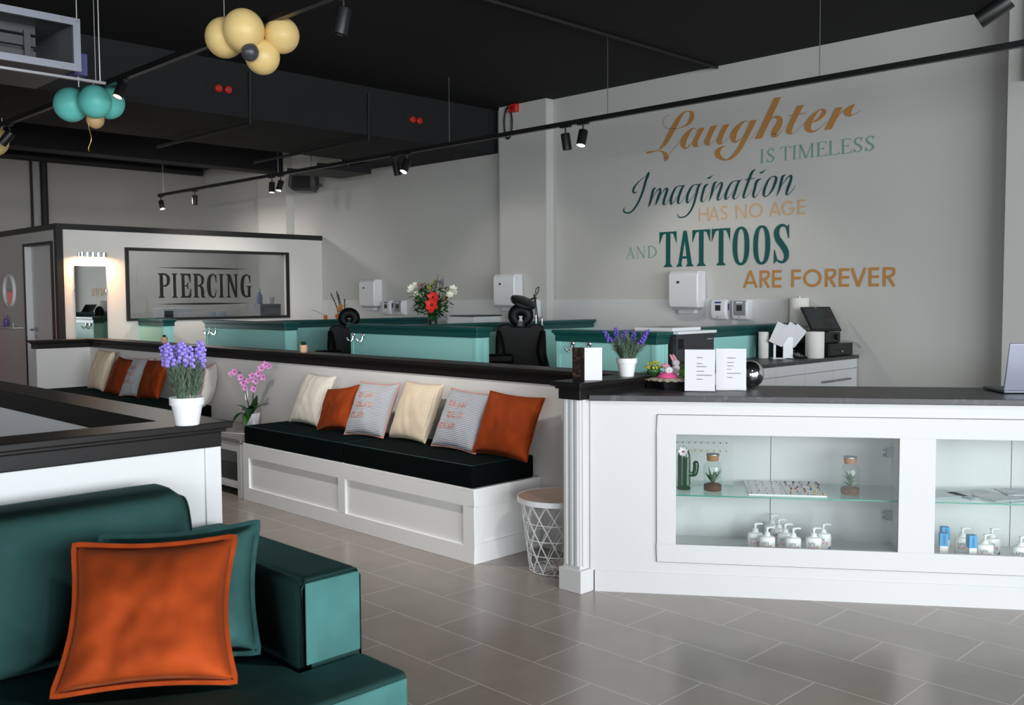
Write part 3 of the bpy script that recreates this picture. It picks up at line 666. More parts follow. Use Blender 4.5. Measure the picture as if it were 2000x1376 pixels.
# fluted end post with its plinth block
mb = M().box(3.27, 2.845, 0.0, 3.335, 2.948, 0.90)
for y in (2.853, 2.884, 2.918): mb.box(3.262, y, 0.12, 3.272, y+0.018, 0.885)
mb.box(3.282, 2.836, 0.12, 3.30, 2.846, 0.885)
off(mb, 3.8, 6.2).build('end_post', WHITE, hw, smooth=False, bevel=0.003)
mb = M().box(3.252, 2.825, 0, 3.345, 2.96, 0.105)
off(mb, 3.8, 6.2).build('plinth_block', WHITE, hw, smooth=False, bevel=0.003)

lw = thing('half_wall', 'white half wall with black capping standing behind the green sofa', 'half wall', (1.0, 3.2, 0))
mb = M().box(-1.6, 2.80, 0, 1.475, 2.90, 0.90).box(1.375, 2.90, 0, 1.475, 6.6, 0.90)
off(mb, 1.0, 3.2).build('panel', WHITE, lw, smooth=False)
mb = M().box(1.43, 2.792, 0, 1.483, 2.80, 0.884).box(1.475, 2.80, 0, 1.483, 2.84, 0.884)
off(mb, 1.0, 3.2).build('corner_strip', WHITE, lw, smooth=False, bevel=0.002)
mb = M(); cap(mb, -1.6, 1.475, 2.80, 2.90, 0.965); cap(mb, 1.375, 1.475, 2.90, 6.6, 0.9651)
off(mb, 1.0, 3.2).build('capping', BLACKW, lw, smooth=False, bevel=0.004, seg=3)

def hook_parts(par, x, y, z):
    mb = M().ball((x-.006, y, z+.028), (0.007, 0.016, 0.026))
    mb.tube(spline([(x-.012, y, z+.02), (x-.018, y, z-.005), (x-.03, y+.004, z-.022), (x-.052, y+.01, z-.014), (x-.062, y+.014, z+.002)], 5), [.007]*16+[.006]*5, 8)
    mb.ball((x-.063, y+.014, z+.004), .008, 10, 6)
    return mb.build('coat_hook', CHROME, par)
def partition(label, x, ya, yb, yr, hooks, zt=1.135, xr=7.0):
    t = thing('stall_partition', label, 'partition', (x, (ya+yb)/2, 0), group='mint tattoo stall partitions')
    ym = (ya+yb)/2
    mb = M().box(0, ya-ym, 0, 0.11, yb-ym, zt-.07)
    if yr is not None: mb.box(0.11, yr-.045-ym, 0, xr-x-.015, yr+.045-ym, zt-.07)
    mb.build('panel', TEAL, t, smooth=False)
    mb = M()
    for y in (ya, yb-.03): mb.box(-.006, y-ym, 0, 0.0, y+.03-ym, zt-.074)
    mb.box(0.0, ya-.006-ym, 0, 0.03, ya-ym, zt-.074).box(0.08, ya-.006-ym, 0, 0.11, ya-ym, zt-.074)
    mb.build('edge_strip', TEAL, t, smooth=False)
    mb = M(); cap(mb, 0, 0.11, ya-ym, yb-ym, zt, 0.075, 0.75)
    if yr is not None: cap(mb, 0.11, xr-x-.04, yr-.045-ym, yr+.045-ym, zt-.0003, 0.075, 0.75)
    mb.build('capping', GREEN, t, smooth=False, bevel=0.003)
    for y in hooks: hook_parts(t, -.001, y-ym, 1.02)
    return t
PX = 4.66
partition('mint partition with chrome hooks beside the printer, nearest the register', PX, 3.45, 4.25, 3.80, (4.11, 3.97))
partition('mint partition with two hooks and a flower vase on its cross wall', PX, 5.02, 6.54, 5.94, (6.5, 6.37))
partition('mint partition with two hooks below the PIERCING window', PX, 7.54, 9.02, 8.22, (8.93, 8.80))
partition('short mint wing wall without hooks at the foot of the PIERCING wall', 4.60, 9.84, 10.44, None, ())
# ------------------------------------------------------------------ sofa
so = thing('sofa', 'dark green velvet sofa with square arm in the foreground', 'sofa', (0.2, 2.3, 0))
def soff(mb): return off(mb, 0.2, 2.3)
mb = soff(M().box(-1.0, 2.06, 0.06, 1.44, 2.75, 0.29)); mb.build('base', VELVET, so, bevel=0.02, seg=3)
# seat: T-shaped cushion that runs past the arm front
poly = [(-1.0, 1.83), (1.465, 1.83), (1.465, 2.025), (1.275, 2.025), (1.275, 2.56), (-1.0, 2.56)]
mb = soff(M().prism(poly, 0.29, 0.432)); mb.build('seat_cushion', VELVET, so, bevel=0.022, seg=4)
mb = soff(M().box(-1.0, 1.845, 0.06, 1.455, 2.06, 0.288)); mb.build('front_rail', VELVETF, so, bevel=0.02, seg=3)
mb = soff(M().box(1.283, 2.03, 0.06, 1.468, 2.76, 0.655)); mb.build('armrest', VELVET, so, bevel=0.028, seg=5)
mb = soff(M().box(1.295, 2.0265, 0.436, 1.458, 2.031, 0.643)); mb.build('arm_front_panel', VELVETF, so, bevel=0.002, seg=2)  # thin slab carrying the lit velvet copy, makes the arm front brighter
mb = soff(M().box(-1.0, 1.8265, 0.306, 1.452, 1.831, 0.416)); mb.build('seat_front_panel', VELVETF, so, bevel=0.002, seg=2)  # slab added to keep the seat front bright
pts = [(1.283+.006, 2.036, .432), (1.283+.004, 2.036, .625), (1.30, 2.036, .649), (1.452, 2.036, .649), (1.464, 2.036, .63), (1.464, 2.036, .10)]
soff(M().tube([Vector(p) for p in pts], .0035, 6)).build('arm_piping', VELVET, so)
mb = M()
def bfun(u, v):
    a = 2*PI*v
    c, s_ = math.cos(a), math.sin(a)
    p = 0.45
    yy = math.copysign(abs(c)**p, c)*0.105; zz = math.copysign(abs(s_)**p, s_)*0.205
    xx = -1.0 + u*2.262
    e = min(1.0, (1-u)*2.262/0.06); k = math.sqrt(max(0.0, 1-(1-e)**2)) if e < 1 else 1
    k = 0.82+0.18*k
    zz2 = zz*k + 0.615; yy2 = yy*(0.55+0.45*(k-0.82)/0.18 if e < 1 else 1)
    return Vector((xx, 2.575 + yy2 + (zz2-0.43)*0.16, zz2))
NU, NV = 48, 40
mb.grid(bfun, NU, NV)
mb.add([bfun(1.0, j/NV) for j in range(NV)], [tuple(range(NV))])
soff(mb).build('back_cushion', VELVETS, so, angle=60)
pp = [bfun(1.0, j/NV)+Vector((0.0, 0, 0)) for j in range(NV)]
soff(M().tube(pp, .004, 6, closed=True)).build('back_piping', VELVET, so)

# ------------------------------------------------------------------ cushions
def cushion_surface(W, H, T, seed, pinch, sag, ears=()):
    def P(u, v, side, lift=0.0):
        x = W/2*u*(1-pinch*(1-v*v)**1.2); z = H/2*v*(1-pinch*(1-u*u)**1.2)
        k = max(0.0, (1-u*u)*(1-v*v))
        th = T/2*k**0.42
        n1 = noise.noise(Vector((u*1.3+seed, v*1.3, seed*.7)))
        n2 = noise.noise(Vector((u*4.1+seed, v*2.6-seed, 3.1)))
        # puckers running in from the edges
        ang = math.atan2(v, u)
        rad = max(abs(u), abs(v))
        wr = math.sin(ang*13+seed*3)*max(0, rad-.62)*1.4*(1-rad)**.6
        y = side*(th*(1+0.22*n1+0.10*n2) + T*0.10*wr + lift)
        z -= sag*H*(1-v)*.25*k
        for (cu, cv, dx, dz) in ears:      # corners pulled out
            wt_ = (max(0, (1+cu*u)/2)*max(0, (1+cv*v)/2))**3.0
            x += dx*wt_; z += dz*wt_
        return Vector((x, y, z + H/2))
    return P
def cushion(label, m, W, H, T, loc, rz, lean, spin=0.0, seed=1.0, group=None, pinch=0.07, piping=None, edge=0.0, text=None, back=None, mpart='cover', ears=()):
    t = thing('throw_pillow', label, 'cushion', (loc[0]-(.015 if loc[0] > 3 else 0), loc[1], loc[2]+LIFTC), 0, group, rot=(R(-lean), R(spin), R(rz)))
    P = cushion_surface(W, H, T, seed, pinch, 0.0, ears)
    n = 30
    mb = M()
    mb.grid(lambda a, b: P(2*a-1, 2*b-1, -1), n, n)
    if back is None: mb.grid(lambda a, b: P(2*a-1, 2*b-1, 1), n, n)
    mb.build(mpart, m, t, angle=80)
    if back is not None:
        M().grid(lambda a, b: P(2*a-1, 2*b-1, 1), n, n).build('back_panel', back, t, angle=80)
    loop = [P(2*a/n-1, -1, 1) for a in range(n)] + [P(1, 2*a/n-1, 1) for a in range(n)] + [P(1-2*a/n, 1, 1) for a in range(n)] + [P(-1, 1-2*a/n, 1) for a in range(n)]
    if edge:
        c = Vector((0, 0, H/2)); mb = M(); k = len(loop)
        vs = []
        for i, p in enumerate(loop):
            a = loop[i-1]; b = loop[(i+1) % k]; tg = (b-a).normalized(); o_ = Vector((tg.z, 0, -tg.x))
            if o_.dot(p-c) < 0: o_ = -o_
            wv = .25*edge*math.sin(i*1.1+seed)
            vs += [p - o_*.004 + Vector((0, .003, 0)), p + o_*edge + Vector((0, .003+wv*.4, 0)), p - o_*.004 - Vector((0, .003, 0)), p + o_*edge - Vector((0, .002-wv*.4, 0))]
        fs = []
        for i in range(k):
            a = 4*i; b = 4*((i+1) % k)
            fs += [(a, a+1, b+1, b), (a+2, b+2, b+3, a+3), (a+1, a+3, b+3, b+1)]
        mb.add(vs, fs); mb.build('flange_edge', m, t, angle=70)
    elif piping:
        M().tube(loop, .0035, 6, closed=True).build('piping', piping, t)
    if text:
        for nm, wd, mm, lf in (('lettering_outline', 0.034, mat('outline_red', (172, 52, 52), rough=.8), .0012), ('lettering', 0.017, mat('pale_pink_print', (240, 190, 176), rough=.8), .0022)):
            for (u0, v0) in text:
                mb = M(Vector((0, -.00005, 0)))
                for i, ch in enumerate('BLAH'):
                    fm = lambda x, y, i=i: P(u0+(x+i*0.215)*1.0, v0+y+i*0.0, -1, lf)
                    sans(mb, ch, 0.17, 0.215, wd, fm)
                mb.build(nm, mm, t, smooth=False, merge=False)
    return t
SB = 0.503
LIFTC = .005
# on the sofa
cushion('rust orange velvet cushion with flange edge leaning on the green velvet sofa', RUST, .352, .332, .14, (0.941, 2.143, 0.447), -32, 20, 1, 2.3, edge=.009, ears=((-1, -1, -.028, -.002), (1, -1, .018, .0), (1, 1, .012, .004)))
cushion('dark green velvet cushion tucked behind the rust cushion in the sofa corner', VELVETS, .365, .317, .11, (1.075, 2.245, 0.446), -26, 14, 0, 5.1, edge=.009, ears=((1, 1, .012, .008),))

# ------------------------------------------------------------------ benches
def bench(name, label, x0, x1, ya, yb, panels, zt=.384):
    t = thing(name, label, 'bench', (x1, (ya+yb)/2, 0), group='white panelled bench seats')
    ym = (ya+yb)/2; X = lambda v: v-x1
    mb = M().box(X(x0+.016), ya+.014-ym, 0, X(x1)-.002, yb-.002-ym, zt-.02)
    mb.build('carcass', BENCHW, t, smooth=False)
    mb = M()
    ys = [ya] + [v for p in panels for v in p] + [yb]
    mb.box(X(x0), ya-ym, 0, X(x0+.016), yb-ym, .086).box(X(x0), ya-ym, .294, X(x0+.016), yb-ym, zt-.02)
    for i in range(0, len(ys), 2): mb.box(X(x0), ys[i]-ym, .086, X(x0+.016), ys[i+1]-ym, .294)
    mb.build('front_frame', BENCHW, t, smooth=False, bevel=.002)
    mb = M()
    mb.box(X(x0+.016), ya-ym, 0, X(x1)-.002, ya+.014-ym, .10).box(X(x0+.016), ya-ym, .29, X(x1)-.002, ya+.014-ym, zt-.02)
    mb.box(X(x0+.016), ya-ym, .10, X(x0+.075), ya+.014-ym, .29).box(X(x1-.075), ya-ym, .10, X(x1)-.002, ya+.014-ym, .29)
    mb.build('end_frame', BENCHW, t, smooth=False, bevel=.002)
    M().box(X(x0), ya-ym, zt-.02, X(x1)-.002, yb-ym, zt).build('seat_board', BENCHW, t, smooth=False, bevel=.002)
    return t
bench('bench', 'white panelled bench with six scatter cushions against the half wall', 3.248, 3.74, 3.533, 5.819, ((3.616, 4.646), (4.719, 5.745)))
bench('bench', 'white bench at the far end of the half wall, mostly hidden behind the black capping', 3.248, 3.74, 7.09, 9.615, ((7.17, 8.31), (8.39, 9.53)))
def pad(label, x0, x1, ya, yb, z0=.384, z1=SB):
    t = thing('seat_cushion', label, 'seat cushion', ((x0+x1)/2, (ya+yb)/2, z0), group='bottle green velvet seat pads')
    xm, ym = (x0+x1)/2, (ya+yb)/2
    M().box(x0-xm, ya-ym, 0.001, x1-xm, yb-ym, z1-z0).build('cover', VELVETB, t, bevel=.012, seg=4)
    z = z1-z0-.004
    e = .006
    M().tube([(x0-xm+e, ya-ym+e, z), (x1-xm-e, ya-ym+e, z), (x1-xm-e, yb-ym-e, z), (x0-xm+e, yb-ym-e, z)], .0035, 6, closed=True).build('piping', mat('piping_green', (30, 62, 62), rough=.5), t)
    return t
pad('bottle green velvet seat pad nearest the wire basket table', 3.250, 3.70, 3.545, 4.668)
pad('bottle green velvet seat pad beside the marble side table', 3.250, 3.70, 4.674, 5.80)
pad('long bottle green seat pad on the far bench behind the lavender pot', 3.250, 3.70, 7.10, 9.60)
G1 = 'scatter cushions on the near bench'
T3 = ((-.62, .34), (-.50, -.05), (-.72, -.44))
cushion('pale corduroy cushion at the far end of the near bench', CORDW, .35, .36, .12, (3.545, 5.52, SB), -90, 25, 1, 1.2, G1)
cushion('tilted rust velvet cushion between pale corduroy and striped cushion', RUST, .31, .30, .11, (3.50, 5.115, SB), -84, 27, -9, 2.6, G1, piping=RUST)
cushion('striped cushion printed BLAH between the rust and the cream cushion', STRIPE, .35, .35, .12, (3.49, 4.77, SB), -84, 26, -1, 3.4, G1, piping=mat('salmon_piping', (214, 140, 120), rough=.8), text=T3)
cushion('cream corduroy cushion in the middle between two striped cushions', CORD, .36, .365, .13, (3.555, 4.43, SB), -92, 23, 0, 4.7, G1)
cushion('striped cushion printed BLAH next to the rust cushion at the bench end', STRIPE, .355, .35, .12, (3.515, 3.975, SB), -88, 26, 2, 6.1, G1, piping=mat('salmon_piping'), text=T3)
cushion('large rust velvet cushion at the bench end nearest the basket table', RUST, .365, .35, .13, (3.525, 3.62, SB), -82, 24, 3, 7.9, G1, piping=RUST)
G2 = 'scatter cushions on the far bench'
cushion('cream corduroy cushion in the corner of the far bench', CORD, .40, .385, .12, (3.57, 9.05, SB), -92, 17, 1, 1.9, G2)
cushion('rust cushion on the far bench next to the cream corner cushion', RUST, .32, .34, .11, (3.53, 8.56, SB), -86, 24, 4, 8.3, G2, piping=RUST)
cushion('striped cushion with red print between two rust cushions on the far bench', STRIPE, .32, .36, .10, (3.54, 8.25, SB), -84, 26, -2, 9.4, G2, piping=mat('salmon_piping'), text=T3)
cushion('rust cushion on the far bench behind the lavender flowers', RUST, .34, .35, .11, (3.55, 7.91, SB), -84, 22, -4, 3.9, G2, piping=RUST)
cushion('striped cushion with plain white back standing edge-on at the end of the far bench', STRIPE, .33, .33, .12, (3.60, 7.02, SB), -130, 12, 3, 5.6, G2, piping=mat('salmon_piping'), back=mat('white_cotton', (224, 220, 214), rough=.85, sheen=.2))

# ------------------------------------------------------------------ side table with orchid, basket table
t = thing('side_table', 'white side table with grey marble top between the benches', 'table', (3.5, 6.45, 0))
def o2(mb): return off(mb, 3.5, 6.45)
o2(M().box(3.255, 5.865, .372, 3.73, 7.05, .398)).build('table_top', MARBLE, t, smooth=False, bevel=.003)
for (x, y) in ((3.262, 5.872), (3.262, 6.99), (3.685, 5.872), (3.685, 6.99)):
    o2(M().box(x, y, 0, x+.045, y+.05, .372)).build('leg', WHITE, t, smooth=False, bevel=.002)
o2(M().box(3.264, 5.922, .31, 3.28, 6.99, .371).box(3.28, 5.88, .31, 3.73, 5.90, .371)).build('apron', WHITE, t, smooth=False)
o2(M().box(3.27, 5.88, .055, 3.73, 7.04, .08)).build('shelf', WHITE, t, smooth=False)
o2(M().box(3.715, 5.9, .08, 3.73, 7.0, .31)).build('back_panel', OFFW, t, smooth=False)
c = M().tube(spline([(3.36, 6.72, .402), (3.34, 6.45, .402), (3.36, 6.2, .402), (3.45, 6.05, .402), (3.6, 6.0, .402)], 6), .004, 6)
tag(o2(c).build('power_cable', PLASTW), 'white cable lying on the marble side table', 'cable').location = (3.5, 6.45, 0)

t = thing('orchid', 'pink orchid in a white pot on the marble side table', 'plant', (3.56, 6.25, .398))
M().lathe([(0, 0), (.045, 0), (.05, .004), (.068, .125), (.063, .127), (.058, .11), (0, .105)], 24).build('pot', PLASTW, t)
M().ball((0, 0, .108), (.056, .056, .014), 14, 6).build('bark', SOIL, t)
M().blade((-.005, -.005, .118), (-.6, -.62, .5), .19, .06, 1.9, 9, .2).build('leaf', LEAF, t, angle=80)
M().blade((-.02, .01, .118), (-.75, -.1, .5), .16, .045, 1.9, 9, .2).build('leaf', LEAFD, t, angle=80)
for k, (a, L, dr, wd) in enumerate(((-1.9, .19, 1.5, .055), (-2.5, .15, 1.6, .05), (-.9, .17, 1.3, .05), (.6, .16, 1.4, .05), (2.2, .13, 1.2, .045), (-2.2, .2, 2.1, .075), (-1.5, .16, -.2, .055))):
    M().blade((.01*math.cos(a), .01*math.sin(a), .115), (math.cos(a)*.5, math.sin(a)*.5, .85), L, wd, dr, 9, .25).build('leaf', LEAFD, t, angle=80)
DR = Vector((.707, -.707, 0))      # towards the right of the view
st = []
for k, pts in enumerate(([(0, 0, .11), (-.03, 0, .26), (-.045, 0, .36), (-.075, 0, .42), (-.13, 0, .415)], [(0.01, 0, .11), (.02, 0, .25), (.045, 0, .37), (.075, 0, .44), (.12, 0, .475)])):
    q_ = [DR*p[0] + Vector((0, 0, p[2])) for p in spline(pts, 6)]
    M().tube(q_, .004, 6).build('stem', STEM, t); st.append(q_)
M().box(-.011, -.001, .22, .011, .001, .31, tf=Matrix.Translation(DR*(-.028)) @ Matrix.Rotation(R(-45), 4, 'Z')).build('plant_tag', PAPER, t)
def petal_flower(par, c, s, m, name='flower', face=(-.7, -.7, .1), n=5, mc=None):
    f = Vector(face).normalized(); a = f.orthogonal().normalized(); b = f.cross(a)
    mb = M()
    for k in range(n):
        an = 2*PI*k/n+c[2]*20
        d_ = a*math.cos(an)+b*math.sin(an)
        mb.blade(Vector(c), d_+f*.25, s, s*.75, .35, 4, .1, up=-f)
    o = mb.build(name, m, par, angle=80)
    if mc: M().ball(Vector(c)+f*s*.12, s*.2, 8, 6).build('flower_centre', mc, o)
    return o
for i, (x, z, s) in enumerate(((-.13, .412, .026), (-.105, .425, .03), (-.06, .385, .032), (-.045, .345, .03), (-.03, .31, .028), (.03, .30, .03), (.045, .36, .033), (.065, .41, .032), (.02, .395, .03), (.088, .45, .032), (.12, .475, .033), (.145, .465, .026), (.1, .385, .03), (-.01, .36, .026))):
    petal_flower(t, DR*x+Vector((-.01, -.01, z)), s, ORCHID, mc=mat('orchid_lip', (150, 40, 110), rough=.6))

t = thing('basket_table', 'round white wire basket table with wooden lid beside the counter', 'side table', (3.475, 3.175, 0))
RT, RB, HT = .178, .135, .352
M().lathe([(0, HT), (.19, HT), (.192, HT+.004), (.192, HT+.016), (.188, HT+.02), (0, HT+.02)], 48).build('lid', WOODLID, t)
M().lathe([(.1905, HT-.004), (.1955, HT-.004), (.1955, HT+.021), (.1905, HT+.021), (.1905, HT-.004)], 48).build('lid_rim', PLASTW, t)
mb = M(); N = 14
def hpt(i, sgn, s):
    a = 2*PI*i/N + sgn*s*1.15
    r = RT+(RB-RT)*s
    return Vector((r*math.cos(a), r*math.sin(a), HT-.004 - s*(HT-.012)))
for i in range(N):
    for sgn in (1, -1): mb.tube([hpt(i, sgn, k/8) for k in range(9)], .0022, 5)
mb.build('wire_mesh', PLASTW, t)
mb = M()
for s in (0.28, .52, .74, 1.0): mb.tube([((RT+(RB-RT)*s)*math.cos(2*PI*k/40), (RT+(RB-RT)*s)*math.sin(2*PI*k/40), HT-.004-s*(HT-.012)) for k in range(40)], .0024, 5, closed=True)
for k in range(10):
    a = PI*k/10; mb.cyl((RB*math.cos(a), RB*math.sin(a), .008), (-RB*math.cos(a), -RB*math.sin(a), .008), .002, n=5)
mb.build('wire_rings', PLASTW, t)
# ------------------------------------------------------------------ reception counter (local x runs to the right along its front, y away from the camera)
CP = Vector((3.328, 2.833, 0)); CA = math.atan2(-.813, .582)
CT = Matrix.Translation(CP) @ Matrix.Rotation(CA, 4, 'Z')
def cw(x, y, z): return CT @ Vector((x, y, z))
ct = thing('reception_counter', 'white reception counter with two glazed display openings', 'counter', CP, CA)
LEN = 3.0
SK = .716  # the left end is mitred against the half wall, which runs at an angle
mb = M()
mb.prism([(0.0, 0.004), (LEN, 0.004), (LEN, .02), (0.0, .02)], 0.097, 0.145).prism([(0.0, .004), (LEN, .004), (LEN, .02), (0, .02)], .82, .879)
mb.prism([(0.0, .004), (.30, .004), (.30, .02), (0.0, .02)], .145, .82)
mb.box(2.52, .004, .145, LEN, .02, .82)
mb.build('body', WHITE, ct, smooth=False)
OP = ((.386, 1.338), (1.488, 2.44))
mb = M()
mb.box(.302, -.008, .149, 2.52, .012, .230).box(.302, -.008, .732, 2.52, .012, .818)
for a, b in ((.302, OP[0][0]), (OP[0][1], OP[1][0]), (OP[1][1], 2.52)): mb.box(a, -.008, .230, b, .012, .732)
mb.build('display_frame', WHITE, ct, smooth=False, bevel=.0025)
M().prism([(0.02, 0), (LEN, 0), (LEN, .03), (.02, .03)], 0, .097).build('plinth', WHITE, ct, smooth=False)
mb = M()
mb.box(.33, .02, .145, 2.50, .47, .160).box(.33, .02, .745, 2.50, .47, .760).box(.33, .02, .16, .345, .47, .745).box(2.485, .02, .16, 2.50, .47, .745)
mb.box(1.405, .02, .16, 1.421, .47, .745)
mb.build('cabinet_lining', WHITE, ct, smooth=False)
for a, b in ((.345, .842), (.846, 1.405), (1.421, 1.94), (1.944, 2.485)):
    M().box(a, .455, .16, b, .468, .745).build('back_door', WHITE, ct, smooth=False)
for a, b in ((.346, 1.404), (1.422, 2.484)):
    M().box(a, .085, .434, b, .44, .44).build('glass_shelf', GLASSG, ct, smooth=False)
    M().box(a, .0835, .434, b, .085, .44).build('shelf_edge', GEDGE, ct, smooth=False)
for a, b in OP: M().box(a, .002, .231, b, .006, .731).build('glass_pane', glass('display_glass', (250, 252, 251), 1.0), ct, smooth=False)
for z in (.30, .60):
    M().box(1.375, .405, z-.022, 1.404, .44, z+.022).cyl((1.36, .42, z-.012), (1.404, .42, z-.012), .007).cyl((1.36, .43, z+.012), (1.404, .43, z+.012), .006).build('hinge', STEEL, ct)
# worktop: one continuous dark slab, its left edge follows the half wall
wt = thing('worktop', 'dark slate worktop lying on the white reception counter', 'worktop', cw(0, 0, .8795), CA)
M().prism([(-.004, -.022), (LEN, -.022), (LEN, .525), (.36, .525), (-.004, .006)], 0, .0265).build('slab', SLATE, wt, smooth=False, bevel=.003)
ZT = .8795+.0265
def wthing(name, label, cat, x, y, z=ZT, rz=0.0, group=None):
    return thing(name, label, cat, cw(x, y, z), CA+R(rz), group)

# ---- goods in the display
ZS, ZF = .4402, .1602
t = wthing('cactus_figurine', 'dark green glazed cactus figurine with white flower on the glass shelf', 'figurine', .424, .22, ZS)
mb = M()
def ribbed(u, v):
    a = 2*PI*u; z = .02+.185*v
    r = .028*(1-max(0, (v-.7)/.3)**2.4*.98)*(1+.07*math.cos(a*9))
    return Vector((r*math.cos(a), r*math.sin(a), z))
mb.grid(ribbed, 54, 16)
mb.build('trunk', mat('dark_green_glaze', (14, 62, 40), rough=.12, coat=.4), t)
mb = M().tube(spline([(.02, 0, .075), (.042, 0, .07), (.053, 0, .085), (.056, 0, .115), (.05, 0, .135)], 6), [.011]*8+[.014]*12+[.014, .013, .011, .007, .002], 14)
mb.build('side_arm', MATS['dark_green_glaze'], t)
M().lathe([(0, 0), (.032, 0), (.034, .008), (.026, .02), (0, .024)], 24).build('foot', MATS['dark_green_glaze'], t)
petal_flower(t, Vector((-.004, -.034, .182)), .026, PLASTW, 'flower', face=(0, -1, .35), n=7, mc=RED)
def jar(x, label, kind):
    t = wthing('plant_jar', label, 'jar', x, .19, ZS, group='glass jars with succulents in the display')
    M().lathe([(0, .002), (.040, .002), (.043, .01), (.043, .115), (.038, .132), (.026, .142), (.026, .150)], 28).build('glass_body', glass('jar_glass', (244, 249, 247)), t)
    M().lathe([(0, .143), (.0255, .143), (.0275, .150), (.0285, .172), (0, .172)], 24).build('cork', CORKM, t)
    M().lathe([(.0285, .170), (.031, .171), (.031, .175), (.028, .176), (0, .174)], 24).build('wire_lip', STEEL, t)
    M().lathe([(0, .0045), (.041, .0045), (.041, .030), (.03, .036), (0, .038)], 24).build('gravel', SOIL, t)
    mb = M()
    for k in range(17):
        a = k*2.4; up = .55 + .9*(k/17)
        if kind == 0: mb.blade((0, 0, .036), (math.cos(a), math.sin(a), up*1.4), .05+.015*(k % 3), .012, -.25, 4, .3)
        else: mb.blade((0, 0, .036+.045*k/17), (math.cos(a), math.sin(a), up), .042, .013, .3, 4, .3)
    mb.build('succulent', mat('jar_leaf', (74, 112, 84) if kind == 0 else (96, 130, 104), rough=.5), t, angle=80)
jar(.556, 'glass jar with spiky succulent and cork lid beside the cactus figurine', 0)
jar(1.17, 'glass jar with leafy succulent and cork lid beside the jewellery tray', 1)
t = wthing('jewellery_tray', 'white display tray with rows of small piercing jewels on the glass shelf', 'tray', .885, .255, ZS)
M().box(-.172, -.152, 0, .172, .165, .009).build('board', PLASTW, t, smooth=False, bevel=.002)
M().box(-.004, -.151, .009, .0, .164, .0096).build('seam', PLASTG, t, smooth=False)
cols = [mat('jewel_silver', (150, 150, 155), rough=.25, metal=.9), mat('jewel_gold', (206, 160, 70), rough=.25, metal=.9), mat('jewel_dark', (50, 48, 52), rough=.3), mat('jewel_red', (170, 40, 50), rough=.2)]
k = 0
for r_ in range(6):
    for c_ in range(10):
        k += 1
        x = -.155+c_*.0345+(.006 if c_ > 4 else 0)+random.uniform(-.008, .008); y = -.135+r_*.055+random.uniform(-.012, .012)
        s_ = .003 if c_ < 5 else .0055
        M().ball((x, y, .009+s_*.8), s_, 8, 6).build('jewel', cols[random.choice((0, 2, 2, 0, 1, 2, 0, 3)) if c_ > 4 else random.choice((0, 0, 2, 0, 0, 3))], t)

# pump bottles
BW = mat('bottle_white', (236, 238, 238), rough=.3)
PINK = mat('bottle_red_print', (206, 66, 84), rough=.6); GREYI = mat('bottle_grey_print', (78, 80, 96), rough=.6)
PURP = mat('bottle_purple', (104, 62, 150), rough=.5); GRN = mat('bottle_green', (120, 172, 120), rough=.5)
def bottle(accent):
    t = thing('pump_bottle', '', 'bottle')
    RX, RY, HB = .036, .026, .092
    mb = M()
    def body(u, v):
        a = 2*PI*u
        pr = ((0, 0), (.94, 0), (1, .006), (1, .078), (.9, .087), (.42, .092), (.40, .097))
        i = min(5, int(v*6)); f_ = v*6-i
        r = pr[i][0]+(pr[i+1][0]-pr[i][0])*f_; z = pr[i][1]+(pr[i+1][1]-pr[i][1])*f_
        return Vector((RX*r*math.cos(a), RY*r*math.sin(a), z))
    mb.grid(body, 32, 6); mb.build('bottle_body', BW, t)
    M().cyl((0, 0, .094), (0, 0, .108), .013, n=20).cyl((0, 0, .108), (0, 0, .124), .0055, n=10).cyl((0, 0, .124), (0, 0, .131), .009, n=14).tube([(0, 0, .128), (.024, -.002, .131), (.034, -.003, .128)], [.0055, .0045, .0035], 8).build('pump', PLASTW, t)
    def cf(x, z):
        xx = max(-.034, min(.034, x)); y = -RY*math.sqrt(max(0, 1-(xx/RX)**2))-.0006
        return Vector((xx, y, z))
    mb = M()
    for i, ch in enumerate('uni'): sans(mb, ch, .010 if ch != 'i' else .003, .0125, .0022, lambda x, y, i=i: cf(-.024+i*.0125+x, .056+y))
    mb.build('brand_print', GREYI, t, smooth=False, merge=False)
    mb = M()
    for i, ch in enumerate('cura'): sans(mb, ch, .0095 if ch != 'r' else .006, .0125, .0022, lambda x, y, i=i: cf(-.024+(0, .0125, .0255, .033)[i]+x, .040+y))
    mb.build('brand_print', PINK, t, smooth=False, merge=False)
    mb = M(); n = 10
    vs = []
    for i in range(n+1):
        x = -.004+.036*i/n
        vs += [cf(x, .0075), cf(x, .0075+.026*(i/n)**1.5)]
    mb.add(vs, [(2*i, 2*i+2, 2*i+3, 2*i+1) for i in range(n)])
    mb.build('label_sweep', accent, t, smooth=False, merge=False)
    return t
GB = 'white pump bottles on the display floor'
bg, bp = bottle(GRN), bottle(PURP)
first = {GRN.name: [bg, False], PURP.name: [bp, False]}
def put(x, y, kind, label, rz=0):
    s = first[kind.name]
    o = s[0] if not s[1] else dup(s[0])
    s[1] = True
    o.location = cw(x, y, ZF); o.rotation_euler = (0, 0, CA+R(rz)); o['label'] = label; o['group'] = GB; o['category'] = 'bottle'
put(.752, .20, GRN, 'white pump bottle, leftmost of seven under the glass shelf', 4)
put(.80, .135, GRN, 'white pump bottle in front of the leftmost bottle under the shelf')
put(.915, .13, GRN, 'white pump bottle at the front middle of the bottles under the jewellery tray', 10)
put(.888, .21, GRN, 'white pump bottle second in the file of four under the jewellery tray')
put(.868, .30, PURP, 'white pump bottle third in the file of four, half hidden under the tray')
put(.845, .385, PURP, 'white pump bottle at the very back of the file of four')
put(1.008, .15, PURP, 'white pump bottle with purple corner in front, near the second succulent jar', -4)
